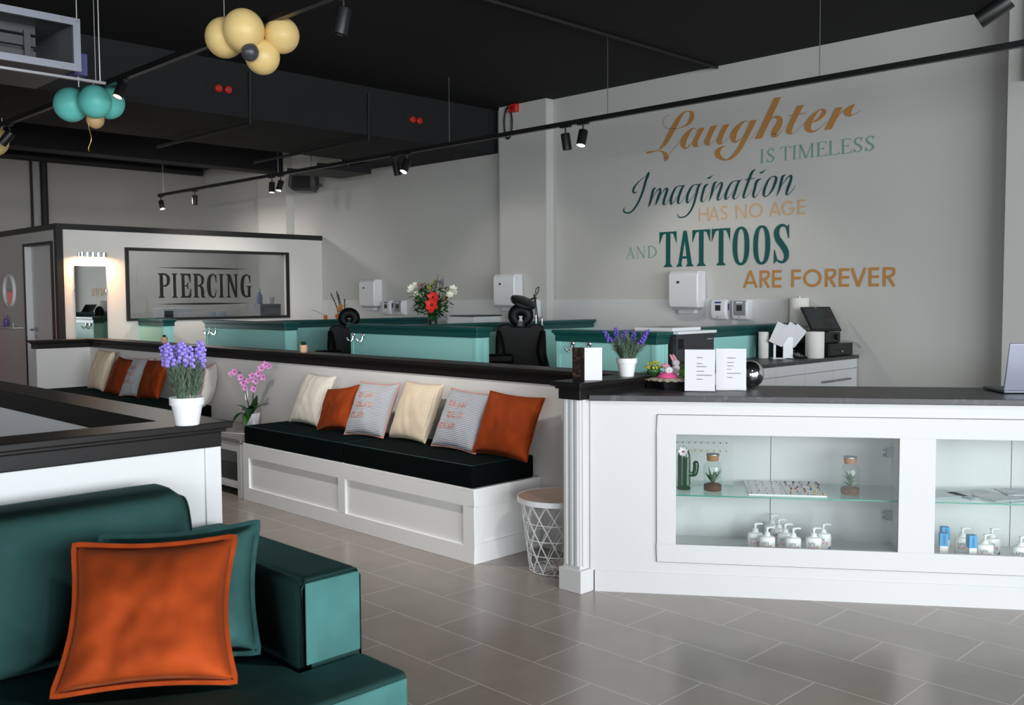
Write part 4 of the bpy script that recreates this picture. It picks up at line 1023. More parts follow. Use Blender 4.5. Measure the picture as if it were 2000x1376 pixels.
put(1.062, .235, PURP, 'white pump bottle with purple corner behind, rightmost under the jewellery tray', -4)
put(1.672, .24, PURP, 'purple-cornered pump bottle next to the blue cartons')
put(1.735, .13, GRN, 'front pump bottle between two others in the second display opening')
put(1.80, .25, PURP, 'pump bottle behind the front one in the second display opening')
put(1.875, .11, GRN, 'pump bottle cut by the edge of the photo in the second opening')

CB = mat('carton_blue', (62, 160, 214), rough=.5); CBD = mat('carton_dark_blue', (30, 92, 160), rough=.5); CW2 = mat('carton_white', (232, 228, 226), rough=.5)
def carton():
    t = thing('carton', '', 'box')
    M().box(-.0165, -.0165, 0, .0165, .0165, .135).build('carton_body', CW2, t, smooth=False, bevel=.0008)
    mb = M()
    mb.add([(-.0166, -.0168, .08), (.0166, -.0168, .08), (.0166, -.0168, .135), (-.0166, -.0168, .135)], [(0, 1, 2, 3)])
    mb.add([(-.0168, .0166, .08), (-.0168, -.0166, .08), (-.0168, -.0166, .135), (-.0168, .0166, .135)], [(0, 1, 2, 3)])
    mb.add([(-.0165, -.0165, .1353), (.0165, -.0165, .1353), (.0165, .0165, .1353), (-.0165, .0165, .1353)], [(0, 1, 2, 3)])
    mb.build('blue_print', CB, t, smooth=False)
    mb = M()
    for i in range(9):   # vertical line of print, too small to read
        mb.box(-.004 + .0, -.0170, .086+i*.005, .006, -.0169, .086+i*.005+.0034)
    mb.build('print', CBD, t, smooth=False)
    return t
c0 = carton()
for i, (x, y, l) in enumerate(((1.512, .23, 'blue and white carton at the far left of the second display opening'), (1.557, .115, 'blue and white carton in front, second from the frame'), (1.594, .235, 'blue and white carton behind the front carton'), (1.668, .095, 'blue and white carton in front of the purple-cornered bottle'))):
    o = c0 if i == 0 else dup(c0)
    o.location = cw(x, y, ZF); o.rotation_euler = (0, 0, CA+R((8, -6, 4, 10)[i])); o['label'] = l; o['group'] = 'blue cartons on the display floor'
BR = [speckle_mat('brochure_blue', (156, 184, 198), (200, 186, 176), 18, rough=.35, lo=.4, hi=.6), speckle_mat('brochure_dark', (132, 148, 158), (186, 194, 196), 14, rough=.35, lo=.4, hi=.6)]  # covers lightened to stand in for reflections on the gloss
for i, (x, y, z, a, l) in enumerate(((1.56, .24, .0, 24, 'glossy brochure lying at the left of the second glass shelf'), (1.735, .27, .0, 30, 'dark glossy brochure fanned in the middle of the second glass shelf'), (1.83, .20, .0045, 24, 'glossy brochure lying over the fanned one on the second shelf'), (1.95, .30, .009, 6, 'topmost glossy brochure of the pile on the second glass shelf'))):
    t = wthing('brochure', l, 'brochure', x, y, ZS+.0002+z, a, 'brochures on the second glass shelf')
    M().box(-.105, -.074, 0, .105, .074, .004).build('cover', BR[i % 2], t, smooth=False)
    M().box(-.1045, -.0735, .0005, .106, .0745, .0035).build('pages', PAPER, t, smooth=False)
t = wthing('display_stand', 'clear jewellery stand with two rows of studs behind the cactus', 'display stand', .53, .38, ZS)
M().box(-.16, .02, 0, .13, .026, .20).box(-.16, -.06, 0, .13, .02, .005).build('acrylic_panel', glass('acrylic', (253, 254, 254)), t, smooth=False)
for r_ in range(2):
    for c_ in range(9): M().ball((-.14+c_*.03, .017, .195-.04*r_), .004, 8, 6).build('stud', cols[(c_*3+r_) % 3], t)

# ---- on the worktop
t = thing('table_card', 'folded card with dark pictures on its side standing on the black capping', 'card', (3.352, 2.888, .9655), R(-36))
M().box(.001, -.0008, 0, .083, .0008, .150, tf=Matrix.Rotation(R(-2), 4, 'Z')).build('white_leaf', PAPER, t, smooth=False)
M().box(-.078, -.0008, 0, 0, .0008, .150, tf=Matrix.Rotation(R(-58), 4, 'Z')).build('picture_leaf', speckle_mat('dark_picture', (34, 28, 26), (120, 86, 60), 30, rough=.4, lo=.5, hi=.75), t, smooth=False)

def lavender(label, loc, s, bloom, nst, seed, rp=.05, hp=.085, spread=.55, tallest=.17):
    rnd = random.Random(seed)
    t = thing('potted_lavender', label, 'plant', loc)
    M().lathe([(0, 0), (rp*.68, 0), (rp*.70, .003), (rp*.90, hp*.73), (rp, hp*.73), (rp*1.02, hp), (rp*.93, hp), (rp*.91, hp*.88), (0, hp*.86)], 32).build('pot', PLASTW, t)
    M().ball((0, 0, hp*.86), (rp*.88, rp*.88, .006), 14, 6).build('soil', SOIL, t)
    mb = M(); tips = []
    for k in range(nst):
        a = rnd.uniform(0, 2*PI); sp = rnd.uniform(.05, spread); L = rnd.uniform(.55, 1.0)*tallest
        d_ = Vector((math.cos(a)*sp, math.sin(a)*sp, 1)).normalized()
        b = Vector((math.cos(a)*rp*.5, math.sin(a)*rp*.5, hp*.86))
        e = b + d_*L
        mb.tube([b, b+d_*L*.5+Vector((0, 0, .004)), e], .0012, 4)
        for j in range(14):
            f = rnd.uniform(.08, .95); an = rnd.uniform(0, 2*PI)
            mb.blade(b+d_*L*f, d_*.9+Vector((math.cos(an), math.sin(an), 0))*.55, rnd.uniform(.022, .04)*s, .0036*s, .35, 3)
        tips.append((L, e, d_))
    mb.build('foliage', SAGE, t, angle=80)
    tips.sort(key=lambda q: -q[0])
    for L, e, d_ in tips[:bloom[0]]:
        mb = M()
        for j in range(16):
            f = j/16; an = j*2.4
            rr = .0095*s*(1-.5*f)
            p = e + d_*((f-.35)*.05*s) + Vector((math.cos(an)*rr, math.sin(an)*rr, 0))
            mb.ball(p, .0058*s*(1-.3*f), 6, 4)
        mb.build('flower_spike', bloom[1], t)
    return t
lavender('lavender in a white pot standing on the corner of the black capping behind the sofa', (1.368, 2.782, .9652), 1.3, (13, LILAC), 40, 3, .051, .085, .30, .145)
lavender('violet lavender in a white pot on the black capping beside the folded card', (3.66, 2.885, .9655), 1.25, (6, VIOLET), 40, 9, .05, .088, .85, .13)

t = wthing('planter', 'tapered black square planter under a lace mat on the worktop', 'planter', .365, .325, ZT, 22)
a, b, h = .058, .078, .052
vs = [(-a, -a, 0), (a, -a, 0), (a, a, 0), (-a, a, 0), (-b, -b, h), (b, -b, h), (b, b, h), (-b, b, h)]
M().add(vs, [(3, 2, 1, 0), (4, 5, 6, 7), (0, 1, 5, 4), (1, 2, 6, 5), (2, 3, 7, 6), (3, 0, 4, 7)]).build('bowl', mat('black_lacquer', (34, 34, 37), rough=.22, coat=.3), t, bevel=.002)
t = wthing('lace_mat', 'round cream woven mat lying on the black planter', 'mat', .365, .325, ZT+.0522)
mb = M()
def matf(u, v):
    a = 2*PI*u; r = .128*v*(1+.05*math.sin(a*17)*v**6+.03*math.sin(a*7+1)*v**3)
    return Vector((r*math.cos(a), r*math.sin(a), .004 - .010*max(0, v-.7)/.3 + .0022*math.sin(a*23)*v**4))
mb.grid(matf, 90, 8)
mb.grid(lambda u, v: matf(u, v)-Vector((0, 0, .0035)), 90, 8)
mb.build('weave', mat('cream_straw', (214, 204, 182), rough=.9, var=.25, var_scale=160, bump=.9, bump_scale=260), t)
ZM = ZT+.0522+.0045
def kalanchoe(label, x, y, s, seed):
    rnd = random.Random(seed)
    t = wthing('kalanchoe', label, 'plant', x, y, ZM)
    mb = M()
    for k in range(9):
        a = 2*PI*k/9
        mb.blade((0, 0, .003), (math.cos(a), math.sin(a), .55+.3*(k % 2)), .055*s, .035*s, .7, 5, .2)
    mb.build('leaves', LEAFD, t, angle=80)
    M().ball((0, 0, .022*s), (.026*s, .026*s, .02*s), 14, 8).build('stem', LEAF, t)
    for k in range(11):
        a = 2*PI*k/6.5; r = 0 if k == 6 else (.026 if k < 6 else .013)*s
        mb = M()
        for j in range(9):
            q_ = rnd.uniform(0, 2*PI); u = rnd.uniform(0, .011)*s
            mb.ball((r*math.cos(a)+u*math.cos(q_), r*math.sin(a)+u*math.sin(q_), (.034+.006*rnd.random()+(.022 if k == 6 else .014 if k > 6 else 0))*s), .0042*s, 6, 4)
        mb.build('flower_head', mat('yellow_green_bud', (176, 176, 74), rough=.7, var=.3, var_scale=200), t)
kalanchoe('yellow kalanchoe in bud on the woven mat beside the bunny figure', .280, .315, 1.25, 4)
t = wthing('bunny_figurine', 'small white and pink bunny figurine with pink skirt on the woven mat', 'figurine', .346, .275, ZM, -35)
FUR = mat('bunny_white', (238, 232, 236), rough=.7); PK = mat('bunny_pink', (226, 88, 146), rough=.7); PKL = mat('bunny_pale_pink', (240, 168, 184), rough=.7)
M().lathe([(0, 0), (.046, 0), (.05, .005), (.04, .016), (.024, .026), (0, .03)], 24).build('skirt', PK, t)
M().ball((.012, -.008, .036), (.021, .019, .018), 16, 10).ball((.028, -.016, .032), (.009, .008, .007), 10, 8).build('head', FUR, t)
for sy in (-.4, .7):
    M().ball((-.012, .006+sy*.018, .052), (.026, .008, .010), 14, 8, tf=Matrix.Rotation(R(28+20*sy), 4, 'Y')).build('ear', PKL, t)
M().ball((.026, -.0235, .039), .0022, 8, 6).build('eye', BLACKL, t)
t = wthing('bunny_figurine', 'second white bunny figurine standing behind the pink-skirted one', 'figurine', .385, .36, ZM, -20)
M().ball((0, 0, .028), (.024, .022, .028), 16, 10).ball((0, -.002, .064), (.019, .018, .017), 16, 10).build('body', FUR, t)
for sy in (-1, 1): M().ball((-.012+.004*sy, .008*sy, .086), (.007, .008, .024), 12, 8, tf=Matrix.Rotation(R(-30), 4, 'Y')).build('ear', PKL, t)
M().ball((.012, -.0145, .067), .0022, 8, 6).build('eye', BLACKL, t)
t = wthing('moss_ball', 'round green moss ball on the woven mat, half behind the menu stand', 'decoration', .425, .285, ZM)
mb = M(); rnd = random.Random(2)
mb.ball((0, 0, .028), .026, 16, 10)
for k in range(260):
    z = rnd.uniform(-1, 1); a = rnd.uniform(0, 2*PI); r = math.sqrt(1-z*z); d_ = Vector((r*math.cos(a), r*math.sin(a), z))
    mb.blade(Vector((0, 0, .028))+d_*.024, d_+Vector((rnd.uniform(-.4, .4), rnd.uniform(-.4, .4), .2)), .009, .003, .4, 2)
mb.build('moss', mat('moss_green', (88, 140, 44), rough=.9, var=.3, var_scale=100), t, angle=80)
t = wthing('paper_grass', 'feathery green grass tuft with pale twig behind the bunny figures', 'plant', .47, .455, ZT)
M().lathe([(0, 0), (.03, 0), (.034, .055), (.03, .056), (0, .05)], 20).build('pot', PLASTD, t)
mb = M(); rnd = random.Random(5)
for k in range(70):
    a = rnd.uniform(0, 2*PI)
    mb.blade((.012*math.cos(a), .012*math.sin(a), .05), (math.cos(a)*.55, math.sin(a)*.55, 1), rnd.uniform(.06, .12), .004, .5, 4)
mb.build('grass', LEAF, t, angle=80)

def menu(label, x, y, rz, lines, w_=.140, h_=.197):
    t = wthing('menu_stand', label, 'menu', x, y, ZT, rz, 'acrylic menu stands on the worktop')
    lean = Matrix.Rotation(R(-4), 4, 'X')
    M().box(-w_/2, 0, .001, w_/2, .0022, h_, tf=lean).box(-w_/2, -.012, 0, w_/2, .035, .0025).build('acrylic_holder', glass('acrylic'), t, smooth=False)
    M().box(-w_/2+.001, -.0012, .004, w_/2-.001, -.0002, h_-.001, tf=lean).build('menu_sheet', PAPER, t, smooth=False)
    mb = M(); rnd = random.Random(int(x*1000))
    for (z, x0, L) in lines:
        pts = []; k = int(L/.0028)
        for i in range(k+1):
            pts.append((x0+i*.0028, z+(.0026 if i % 2 else -.0018)*(.6+.6*rnd.random()), .0018))
        stroke(mb, pts, lambda a, b: lean @ Vector((a, -.0016, b)), n=3)
    mb.build('handwriting', INK, t, smooth=False, merge=False)
    return t
menu('white handwritten menu stand nearer the pink bunny on the worktop', .494, .172, -1, ((.158, -.015, .03), (.131, -.015, .028), (.117, -.015, .045), (.095, -.015, .036), (.077, -.015, .072), (.058, -.015, .028)))
menu('white handwritten menu stand nearer the chrome ball on the worktop', .640, .243, 3, ((.153, -.018, .04), (.132, -.018, .032), (.116, -.018, .03), (.10, -.018, .02), (.081, -.018, .064), (.062, -.018, .026)))
t = wthing('chrome_ball', 'polished silver ball standing behind the menu stand on the worktop', 'ornament', .742, .405, ZT)
M().ball((0, 0, .0655), (.063, .063, .0655), 40, 24).build('ball', mat('polished_chrome', (225, 225, 226), rough=.05, metal=1.0, bump=.15, bump_scale=28), t)
t = wthing('laptop', 'open silver laptop turned away on the end of the worktop', 'laptop', 1.985, .235, ZT, 6)
M().box(-.16, 0.0, .003, .16, .22, .016).build('base', mat('space_grey', (96, 98, 106), rough=.4, metal=.5), t, bevel=.003)
M().box(-.16, 0, .0, .16, .009, .222, tf=Matrix.Translation((0, .004, .012)) @ Matrix.Rotation(R(14), 4, 'X')).build('lid', mat('silver_aluminium', (164, 168, 184), rough=.38, metal=.55), t, bevel=.004)
# ------------------------------------------------------------------ register unit behind the counter
cb = thing('base_cabinet', 'white base cabinet with bar handles under the register', 'cabinet', (6.1, 3.3, 0))
def o3(mb): return off(mb, 6.1, 3.3)
o3(M().box(4.84, 3.322, .08, 6.98, 3.74, .872).box(4.84, 3.36, 0, 6.98, 3.74, .08)).build('carcass', WHITE, cb, smooth=False)
xs = [4.985, 5.385, 5.79, 6.19, 6.60, 6.985]
for i in range(5):
    o3(M().box(xs[i]+.002, 3.30, .805, xs[i+1]-.002, 3.32, .872)).build('drawer_front', WHITE, cb, smooth=False, bevel=.001)
    dd = o3(M().box(xs[i]+.002, 3.30, .10, xs[i+1]-.002, 3.32, .799)).build('door', WHITE, cb, smooth=False, bevel=.001)
for x in (6.415, 6.65):
    mb = M().box(x, 3.272, .722, x+.19, 3.280, .736).box(x+.01, 3.278, .724, x+.02, 3.301, .734).box(x+.17, 3.278, .724, x+.18, 3.301, .734)
    o3(mb).build('bar_handle', STEEL, cb, smooth=False, bevel=.001)
t = thing('worktop', 'dark worktop under the register and paper rolls', 'worktop', (6.0, 3.5, .8725))
M().box(4.79-6, 3.285-3.5, 0, 6.985-6, 3.742-3.5, .026).build('slab', SLATE, t, smooth=False, bevel=.002)
ZC = .8985
pr = thing('printer', 'large grey and white office printer behind the mint partition', 'printer', (4.99, 3.56, ZC))
def o4(mb): return off(mb, 4.99, 3.56, ZC)
o4(M().box(4.80, 3.40, ZC, 5.20, 3.72, 1.118)).build('body', PLASTD, pr, smooth=False, bevel=.004)
o4(M().box(4.795, 3.385, 1.118, 5.208, 3.725, 1.136)).build('scanner_bed', PLASTW, pr, smooth=False, bevel=.003)
o4(M().box(4.80, 3.43, 1.136, 5.10, 3.725, 1.158)).build('document_feeder', PLASTW, pr, smooth=False, bevel=.006)
o4(M().box(4.815, 3.396, 1.03, 4.865, 3.401, 1.09)).build('control_screen', BLACKL, pr, smooth=False)
o4(M().box(4.83, 3.396, .94, 5.17, 3.401, .945).box(4.87, 3.396, 1.0, 5.18, 3.401, 1.004)).build('tray_slot', BLACKL, pr, smooth=False)
o4(M().box(5.12, 3.3955, 1.078, 5.175, 3.4005, 1.084)).build('badge', PLASTG, pr, smooth=False)

def roll(label, x, y, r, h, z=ZC, mtl=None):
    t = thing('paper_roll', label, 'paper roll', (x, y, z), group='paper rolls on the register worktop')
    M().lathe([(r*.3, 0), (r-.002, 0), (r, .003), (r, h-.003), (r-.002, h), (r*.3, h), (r*.3, 0)], 36).build('paper', mtl or mat('tissue_white', (232, 230, 226), rough=.95, bump=.3, bump_scale=300), t)
    M().lathe([(r*.3, .001), (r*.3, h-.002), (r*.26, h-.002), (r*.26, .001), (r*.3, .001)], 20).build('core', CORKM, t)
roll('slim tall paper roll standing alone at the left of the register worktop', 6.19, 3.63, .036, .19)
roll('thick white paper roll standing in front of the black register', 6.44, 3.362, .066, .19)
t = thing('paper_roll_holder', 'large white paper roll on the wall behind the tablet', 'paper roll', (6.91, 3.74, 1.11), group='paper rolls on the register worktop')
M().lathe([(.02, 0), (.072, 0), (.074, .003), (.074, .217), (.072, .22), (.02, .22)], 36).build('paper', MATS['tissue_white'], t)
M().lathe([(.0, -.012), (.05, -.012), (.05, -.002), (.0, -.002)], 24).cyl((0, 0, -.01), (0, 0, .235), .008).box(0, -.03, -.012, .088, .03, -.002).build('bracket', STEEL, t)

t = thing('paper_stand', 'white stand holding fanned sheets of paper beside the slim roll', 'stand', (6.235, 3.52, ZC), R(-45))
M().box(-.065, -.045, 0, .085, .045, .006).box(-.05, -.006, .006, -.034, .006, .12).box(.02, 0.0, .006, .09, .012, .15).build('holder', PLASTW, t, smooth=False)
for i, (x0, a, tz, s) in enumerate(((-.06, 24, 10, 1.0), (-.01, 32, 34, .9), (.045, 30, -6, 1.0), (.09, 38, 30, .95))):
    tf = Matrix.Translation((x0*.75, -.02+.012*i, .105)) @ Matrix.Rotation(R(a), 4, 'Y') @ Matrix.Rotation(R(tz*.5), 4, 'Z')
    M().box(-.05*s, -.0008, 0, .055*s, .0008, .155*s, tf=tf).build('sheet', PAPER, t, smooth=False)
tag(M().tube(spline([(6.2, 3.45, ZC+.004), (6.25, 3.40, ZC+.004), (6.29, 3.44, ZC+.03), (6.33, 3.42, ZC+.045), (6.36, 3.42, ZC+.006), (6.40, 3.43, ZC+.004)], 6), .003, 6).build('power_cable', BLACKL), 'thin black cable curling on the worktop beside the card reader', 'cable')
t = thing('card_reader', 'black payment terminal lying before the thick paper roll', 'payment terminal', (6.352, 3.475, ZC), R(-104))
M().prism([(-.09, 0), (.09, 0), (.09, .012), (.05, .018), (-.05, .045), (-.09, .045)], -.04, .04, 1).build('housing', BLACKL, t, bevel=.003)
M().box(-.075, -.03, .0, -.02, .03, .002, tf=Matrix.Translation((0, 0, .0445)) @ Matrix.Rotation(R(14), 4, 'Y')).build('screen', mat('screen_blue_grey', (110, 130, 138), rough=.15), t, smooth=False)
mb = M()
for i in range(4):
    for j in range(3): mb.box(.0+i*.018, -.026+j*.02, .0215-i*.0015+(.012-.01*i*.5), .012+i*.018, -.012+j*.02, .026-i*.0015+(.012-.01*i*.5))
mb.build('keys', PLASTG, t, smooth=False)
t = thing('cash_drawer', 'black cash drawer with a key lock beside the wall', 'cash drawer', (6.76, 3.52, ZC))
M().box(-.19, -.20, .004, .19, .2, .093).build('case', BLKM, t, smooth=False, bevel=.003)
M().box(-.175, -.205, .012, .175, -.2, .082).build('drawer_front', mat('soft_black', (30, 30, 31), rough=.5), t, smooth=False, bevel=.002)
M().box(-.13, -.2065, .05, .13, -.205, .056).build('slot', BLACKL, t, smooth=False)
M().cyl((.0, -.213, .036), (.0, -.204, .036), .009).build('lock', CHROME, t)
for x in (-.16, .16): M().box(x-.02, -.18, 0, x+.02, -.14, .004).build('foot', BLACKL, t, smooth=False)
t = thing('amplifier', 'black audio receiver with knobs stacked on the cash drawer', 'amplifier', (6.69, 3.56, ZC+.0932))
M().box(-.19, -.175, .006, .19, .17, .082).build('case', BLKM, t, smooth=False, bevel=.002)
M().cyl((.125, -.175, .047), (.125, -.19, .047), .022, n=20).build('volume_knob', BLACKL, t)
for i in range(6): M().box(-.04+i*.022, -.179, .022, -.026+i*.022, -.174, .032).build('button', PLASTD, t, smooth=False)
for x in (-.165, .165): M().box(x-.015, -.165, 0, x+.015, -.14, .006).build('foot', BLACKL, t, smooth=False)
t = thing('speaker_box', 'black box housing left of the receiver behind the thick roll', 'box', (6.345, 3.675, ZC))
M().box(-.055, -.07, 0, .16, .07, .165).build('case', BLKM, t, smooth=False, bevel=.003)
t = thing('tablet', 'tilted black tablet till on its stand above the receiver', 'tablet', (6.70, 3.46, ZC+.0932+.082+.0005))
tf = Matrix.Translation((.02, -.05, .012)) @ Matrix.Rotation(R(-24), 4, 'Z') @ Matrix.Rotation(R(-38), 4, 'X')
M().box(-.135, 0, 0, .135, .014, .225, tf=tf).build('casing', BLKM, t, smooth=False, bevel=.004)
M().box(-.12, -.001, .02, .12, 0.0, .208, tf=tf).build('screen', mat('dark_glass_screen', (46, 50, 52), rough=.12), t, smooth=False)
M().box(-.012, -.0015, .21, .004, -.0002, .217, tf=tf).build('camera_dot', CHROME, t, smooth=False)
M().box(-.07, -.02, 0, .10, .12, .012).box(-.01, .05, .012, .03, .065, .1).build('stand', BLACKL, t, smooth=False)
tag(M().tube(spline([(6.90, 3.42, 1.0), (6.95, 3.36, 1.005), (6.978, 3.30, .985), (6.99, 3.27, .95)], 6), .003, 6).build('power_cable', PLASTG), 'thin grey cable running from the receiver down the wall', 'cable')

# ------------------------------------------------------------------ dispensers on the long wall, the same set in every stall
def towel(label, y, z=1.25, h=.318, wd=.30, x=7.0, loc=None):
    t = thing('towel_dispenser', label, 'towel dispenser', (x, y, z), group='white paper towel dispensers on the long wall')
    pr = [(0, 0), (-.115, 0), (-.13, .05), (-.13, h-.03), (-.10, h), (0, h)]
    M().prism(pr, -wd/2, wd/2, 1).build('cover', PLASTW, t, bevel=.012, seg=3)
    M().box(-.112, -wd/2+.03, -.018, -.02, wd/2-.03, .001).build('paper_slot', PLASTG, t, smooth=False)
    M().prism([(-.10, -.012), (-.085, -.05), (-.03, -.045), (-.04, -.012)], -wd/2+.06, wd/2-.08, 1).build('paper_sheet', PAPER, t, smooth=False)
    M().ball((-.131, wd/2-.1, h-.10), (.002, .018, .011), 14, 8).build('badge', PLASTD, t)
    return t
def soap(label, y, grey, z=1.145, h=.178, wd=.155):
    t = thing('soap_dispenser', label, 'soap dispenser', (7.0, y, z), group='soap and sanitiser dispensers on the long wall')
    M().prism([(0, .0), (-.07, .006), (-.088, .05), (-.088, h-.03), (-.065, h), (0, h)], -wd/2, wd/2, 1).build('case', PLASTW, t, bevel=.016, seg=3)
    if grey:
        M().prism([(-.072, .02), (-.0895, .05), (-.0895, h-.03), (-.075, h-.012)], -wd/2+.02, wd/2-.02, 1).build('front_plate', PLASTG, t, bevel=.003)
    M().box(-.0905, -.026, .08, -.087, .026, .128).build('window', PLASTD, t, smooth=False, bevel=.001)
    M().box(-.0905, -.03, .142, -.088, .03, .156).build('label', mat('label_blue', (62, 66, 140), rough=.5) if not grey else PLASTW, t, smooth=False)
    if not grey: M().box(-.06, -wd/2-.0012, .085, -.04, -wd/2, .14).build('side_label', MATS['label_blue'], t, smooth=False)
    M().cyl((-.0895, 0, .03), (-.0875, 0, .03), .004, n=10).build('lock', PLASTD, t)
    return t
towel('white towel dispenser between the TATTOOS lettering and the ARE FOREVER lettering', 4.81)
soap('white soap dispenser below the words ARE FOREVER', 4.485, False)
soap('grey-fronted sanitiser dispenser beside the paper roll on the wall', 4.28, True)
towel('white towel dispenser on the pilaster behind the black chair and lamp', 6.90, x=6.9, z=1.262)
soap('grey-fronted dispenser half hidden by the magnifying lamp', 6.575, True).location.x = 6.9
soap('white soap dispenser hidden behind the chair headrest on the pilaster', 6.77, False, z=1.02).location.x = 6.9
towel('white towel dispenser farthest away, left of the flower vase', 9.33)
soap('white soap dispenser with blue label left of the flower vase', 9.01, False)
soap('grey-fronted sanitiser dispenser nearest the flower vase', 8.79, True)
# ------------------------------------------------------------------ tattoo chairs and lamp
def tattoo_chair(label, loc, rz):
    t = thing('tattoo_chair', label, 'chair', loc, R(rz), 'black tattoo chairs')
    half = [(.12, .60), (.20, .66), (.215, .74), (.185, .84), (.168, .93), (.178, 1.0), (.19, 1.07), (.178, 1.115), (.14, 1.135), (.085, 1.135), (.07, 1.115)]
    pl = [(x, z) for x, z in half] + [(-x, z) for x, z in half[::-1]]
    mb = M().prism(pl, -.055, .05, 1)
    tf = Matrix.Rotation(R(-6), 4, 'X')
    mb.v = [tuple(Matrix.Translation((0, 0, .6)) @ tf @ Matrix.Translation((0, 0, -.6)) @ Vector(v)) for v in mb.v]
    mb.build('backrest', VINYL, t, bevel=.026, seg=4)
    for s in (-1, 1):
        pts = spline([(s*.20, -.03, .68), (s*.195, -.06, .78), (s*.165, -.065, .9), (s*.168, -.045, 1.0), (s*.178, -.02, 1.08)], 6)
        M().tube(pts, [.018+.022*math.sin(PI*i/(len(pts)-1)) for i in range(len(pts))], 12).build('side_bolster', VINYL, t)
    # face-hole headrest
    mb = M(); n = 36
    def hr(u, v):
        a = -PI/2+.38 + (2*PI-.76)*u
        b = 2*PI*v
        cx, cz = .058*math.cos(a), .052*math.sin(a)
        rr = .044+.006*math.sin(a)
        return Vector((cx + rr*math.cos(b)*math.cos(a), .02+.034*math.sin(b), 1.197 + cz + rr*math.cos(b)*math.sin(a)))
    mb.grid(hr, n, 14)
    for u in (0, 1): mb.add([hr(u, j/14) for j in range(14)], [tuple(range(14))])
    mb.build('headrest', VINYL, t, angle=70)
    M().cyl((-.05, .03, 1.10), (-.05, .03, 1.17), .008).cyl((.05, .03, 1.10), (.05, .03, 1.17), .008).box(-.02, .022, 1.10, .012, .034, 1.155).build('headrest_post', BLKM, t)
    M().prism([(-.20, -.50), (.20, -.50), (.22, -.05), (-.22, -.05)], .50, .60, 2).build('seat', VINYL, t, bevel=.03, seg=4)
    M().box(-.12, -.30, .06, .12, .0, .50).box(-.24, -.42, 0, .24, .12, .06).build('pedestal', BLKM, t, bevel=.01)
    ar = M().box(-.30, -.38, .845, -.05, -.26, .918)
    ar.build('arm_pad', VINYL, t, bevel=.022, seg=4)
    M().cyl((-.13, -.32, .0), (-.13, -.32, .85), .011).cyl((-.24, -.32, .02), (-.24, -.32, .85), .009).box(-.30, -.40, 0, -.05, -.24, .02).build('arm_post', CHROME, t)
    return t
tc = tattoo_chair('black vinyl tattoo chair with face-hole headrest under the magnifying lamp', (5.45, 5.36, 0), -46)
dup(tc, (5.32, 7.50, -.045), R(-38), 'black tattoo chair with only its headrest showing above the partition').location.z = -.04
t = thing('magnifying_lamp', 'black magnifying lamp on a chrome stand leaning over the chair headrest', 'lamp', (5.72, 5.45, 0))
mb = M()
for k in range(5):
    a = 2*PI*k/5
    mb.tube([(0, 0, .55), (.05*math.cos(a), .05*math.sin(a), .45), (.22*math.cos(a), .22*math.sin(a), .05)], .008, 8)
    mb.ball((.22*math.cos(a), .22*math.sin(a), .03), .03, 10, 8)
mb.build('stand', CHROME, t)
M().cyl((0, 0, .5), (0, 0, 1.20), .009).cyl((.035, -.035, .9), (.035, -.035, 1.17), .008).build('pole', CHROME, t)
M().tube([(0, 0, 1.18), (-.012, .012, 1.37)], .005, 8).tube([(.012, -.012, 1.15), (-.006, .006, 1.37)], .005, 8).tube(spline([(0, 0, 1.37), (.0, .0, 1.41), (.018, -.018, 1.43), (.012, -.012, 1.39), (.0, .0, 1.36)], 5), .004, 6).build('spring_arm', BLKM, t)
tf = Matrix.Translation((-.245, -.095, 1.307)) @ Matrix.Rotation(R(-45), 4, 'Z') @ Matrix.Rotation(R(20), 4, 'Y') @ Matrix.Rotation(R(18), 4, 'X')
M().lathe([(.055, -.012), (.1, -.016), (.108, -.005), (.106, .012), (.085, .022), (.03, .026), (0, .026)], 36, tf=tf).build('lamp_head', BLKM, t)
M().lathe([(0, -.008), (.06, -.010)], 30, tf=tf).build('lens', glass('clear_glass'), t)
M().tube([(-.19, -.06, 1.315), (-.05, -.01, 1.335), (0, 0, 1.34)], .009, 8).build('joint', BLKM, t)

# ------------------------------------------------------------------ flowers on the partitions
t = thing('flower_vase', 'glass vase with red amaryllis, white lilies and greenery on the mint partition', 'flowers', (5.03, 5.94, 1.1352))
M().lathe([(0, 0), (.036, 0), (.042, .05), (.045, .12), (.043, .12), (.04, .05), (.034, .006), (0, .006)], 28).build('vase', GLASS, t)
M().lathe([(0, .001), (.0365, .001), (.0375, .028), (.0365, .03), (0, .03)], 24).build('vase_foot', BLKM, t)
rnd = random.Random(11)
mb = M()
VD = Vector((.707, -.707, 0)); VB = Vector((.707, .707, 0))
def vp(x, y, z): return VD*x + VB*y + Vector((0, 0, z))
heads = []
for k in range(80):
    x = rnd.uniform(-.16, .17); y = rnd.uniform(-.09, .09); z = rnd.uniform(.12, .34)
    b = vp(x*.16, y*.16, .035)
    e = vp(x, y, z)
    mb.tube([b, vp(x*.25, y*.25, .13), e], .0022, 4)
    for j in range(4):
        p = b.lerp(e, rnd.uniform(.5, 1)); a = rnd.uniform(0, 2*PI)
        mb.blade(p, (math.cos(a), math.sin(a), rnd.uniform(-.2, .7)), rnd.uniform(.045, .085), .026, .6, 4, .2)
mb.build('greenery', LEAF, t, angle=80)
mb = M()
for k in range(14):
    a = rnd.uniform(0, 2*PI); mb.blade(vp(.03*math.cos(a), .03*math.sin(a), .08), vp(math.cos(a), math.sin(a), rnd.uniform(.1, .6)), rnd.uniform(.09, .15), .022, 1.0, 5, .2)
mb.build('leaves', LEAFD, t, angle=80)
AM = mat('amaryllis_red', (214, 44, 34), rough=.55); LILY = mat('lily_white', (232, 232, 214), rough=.6)
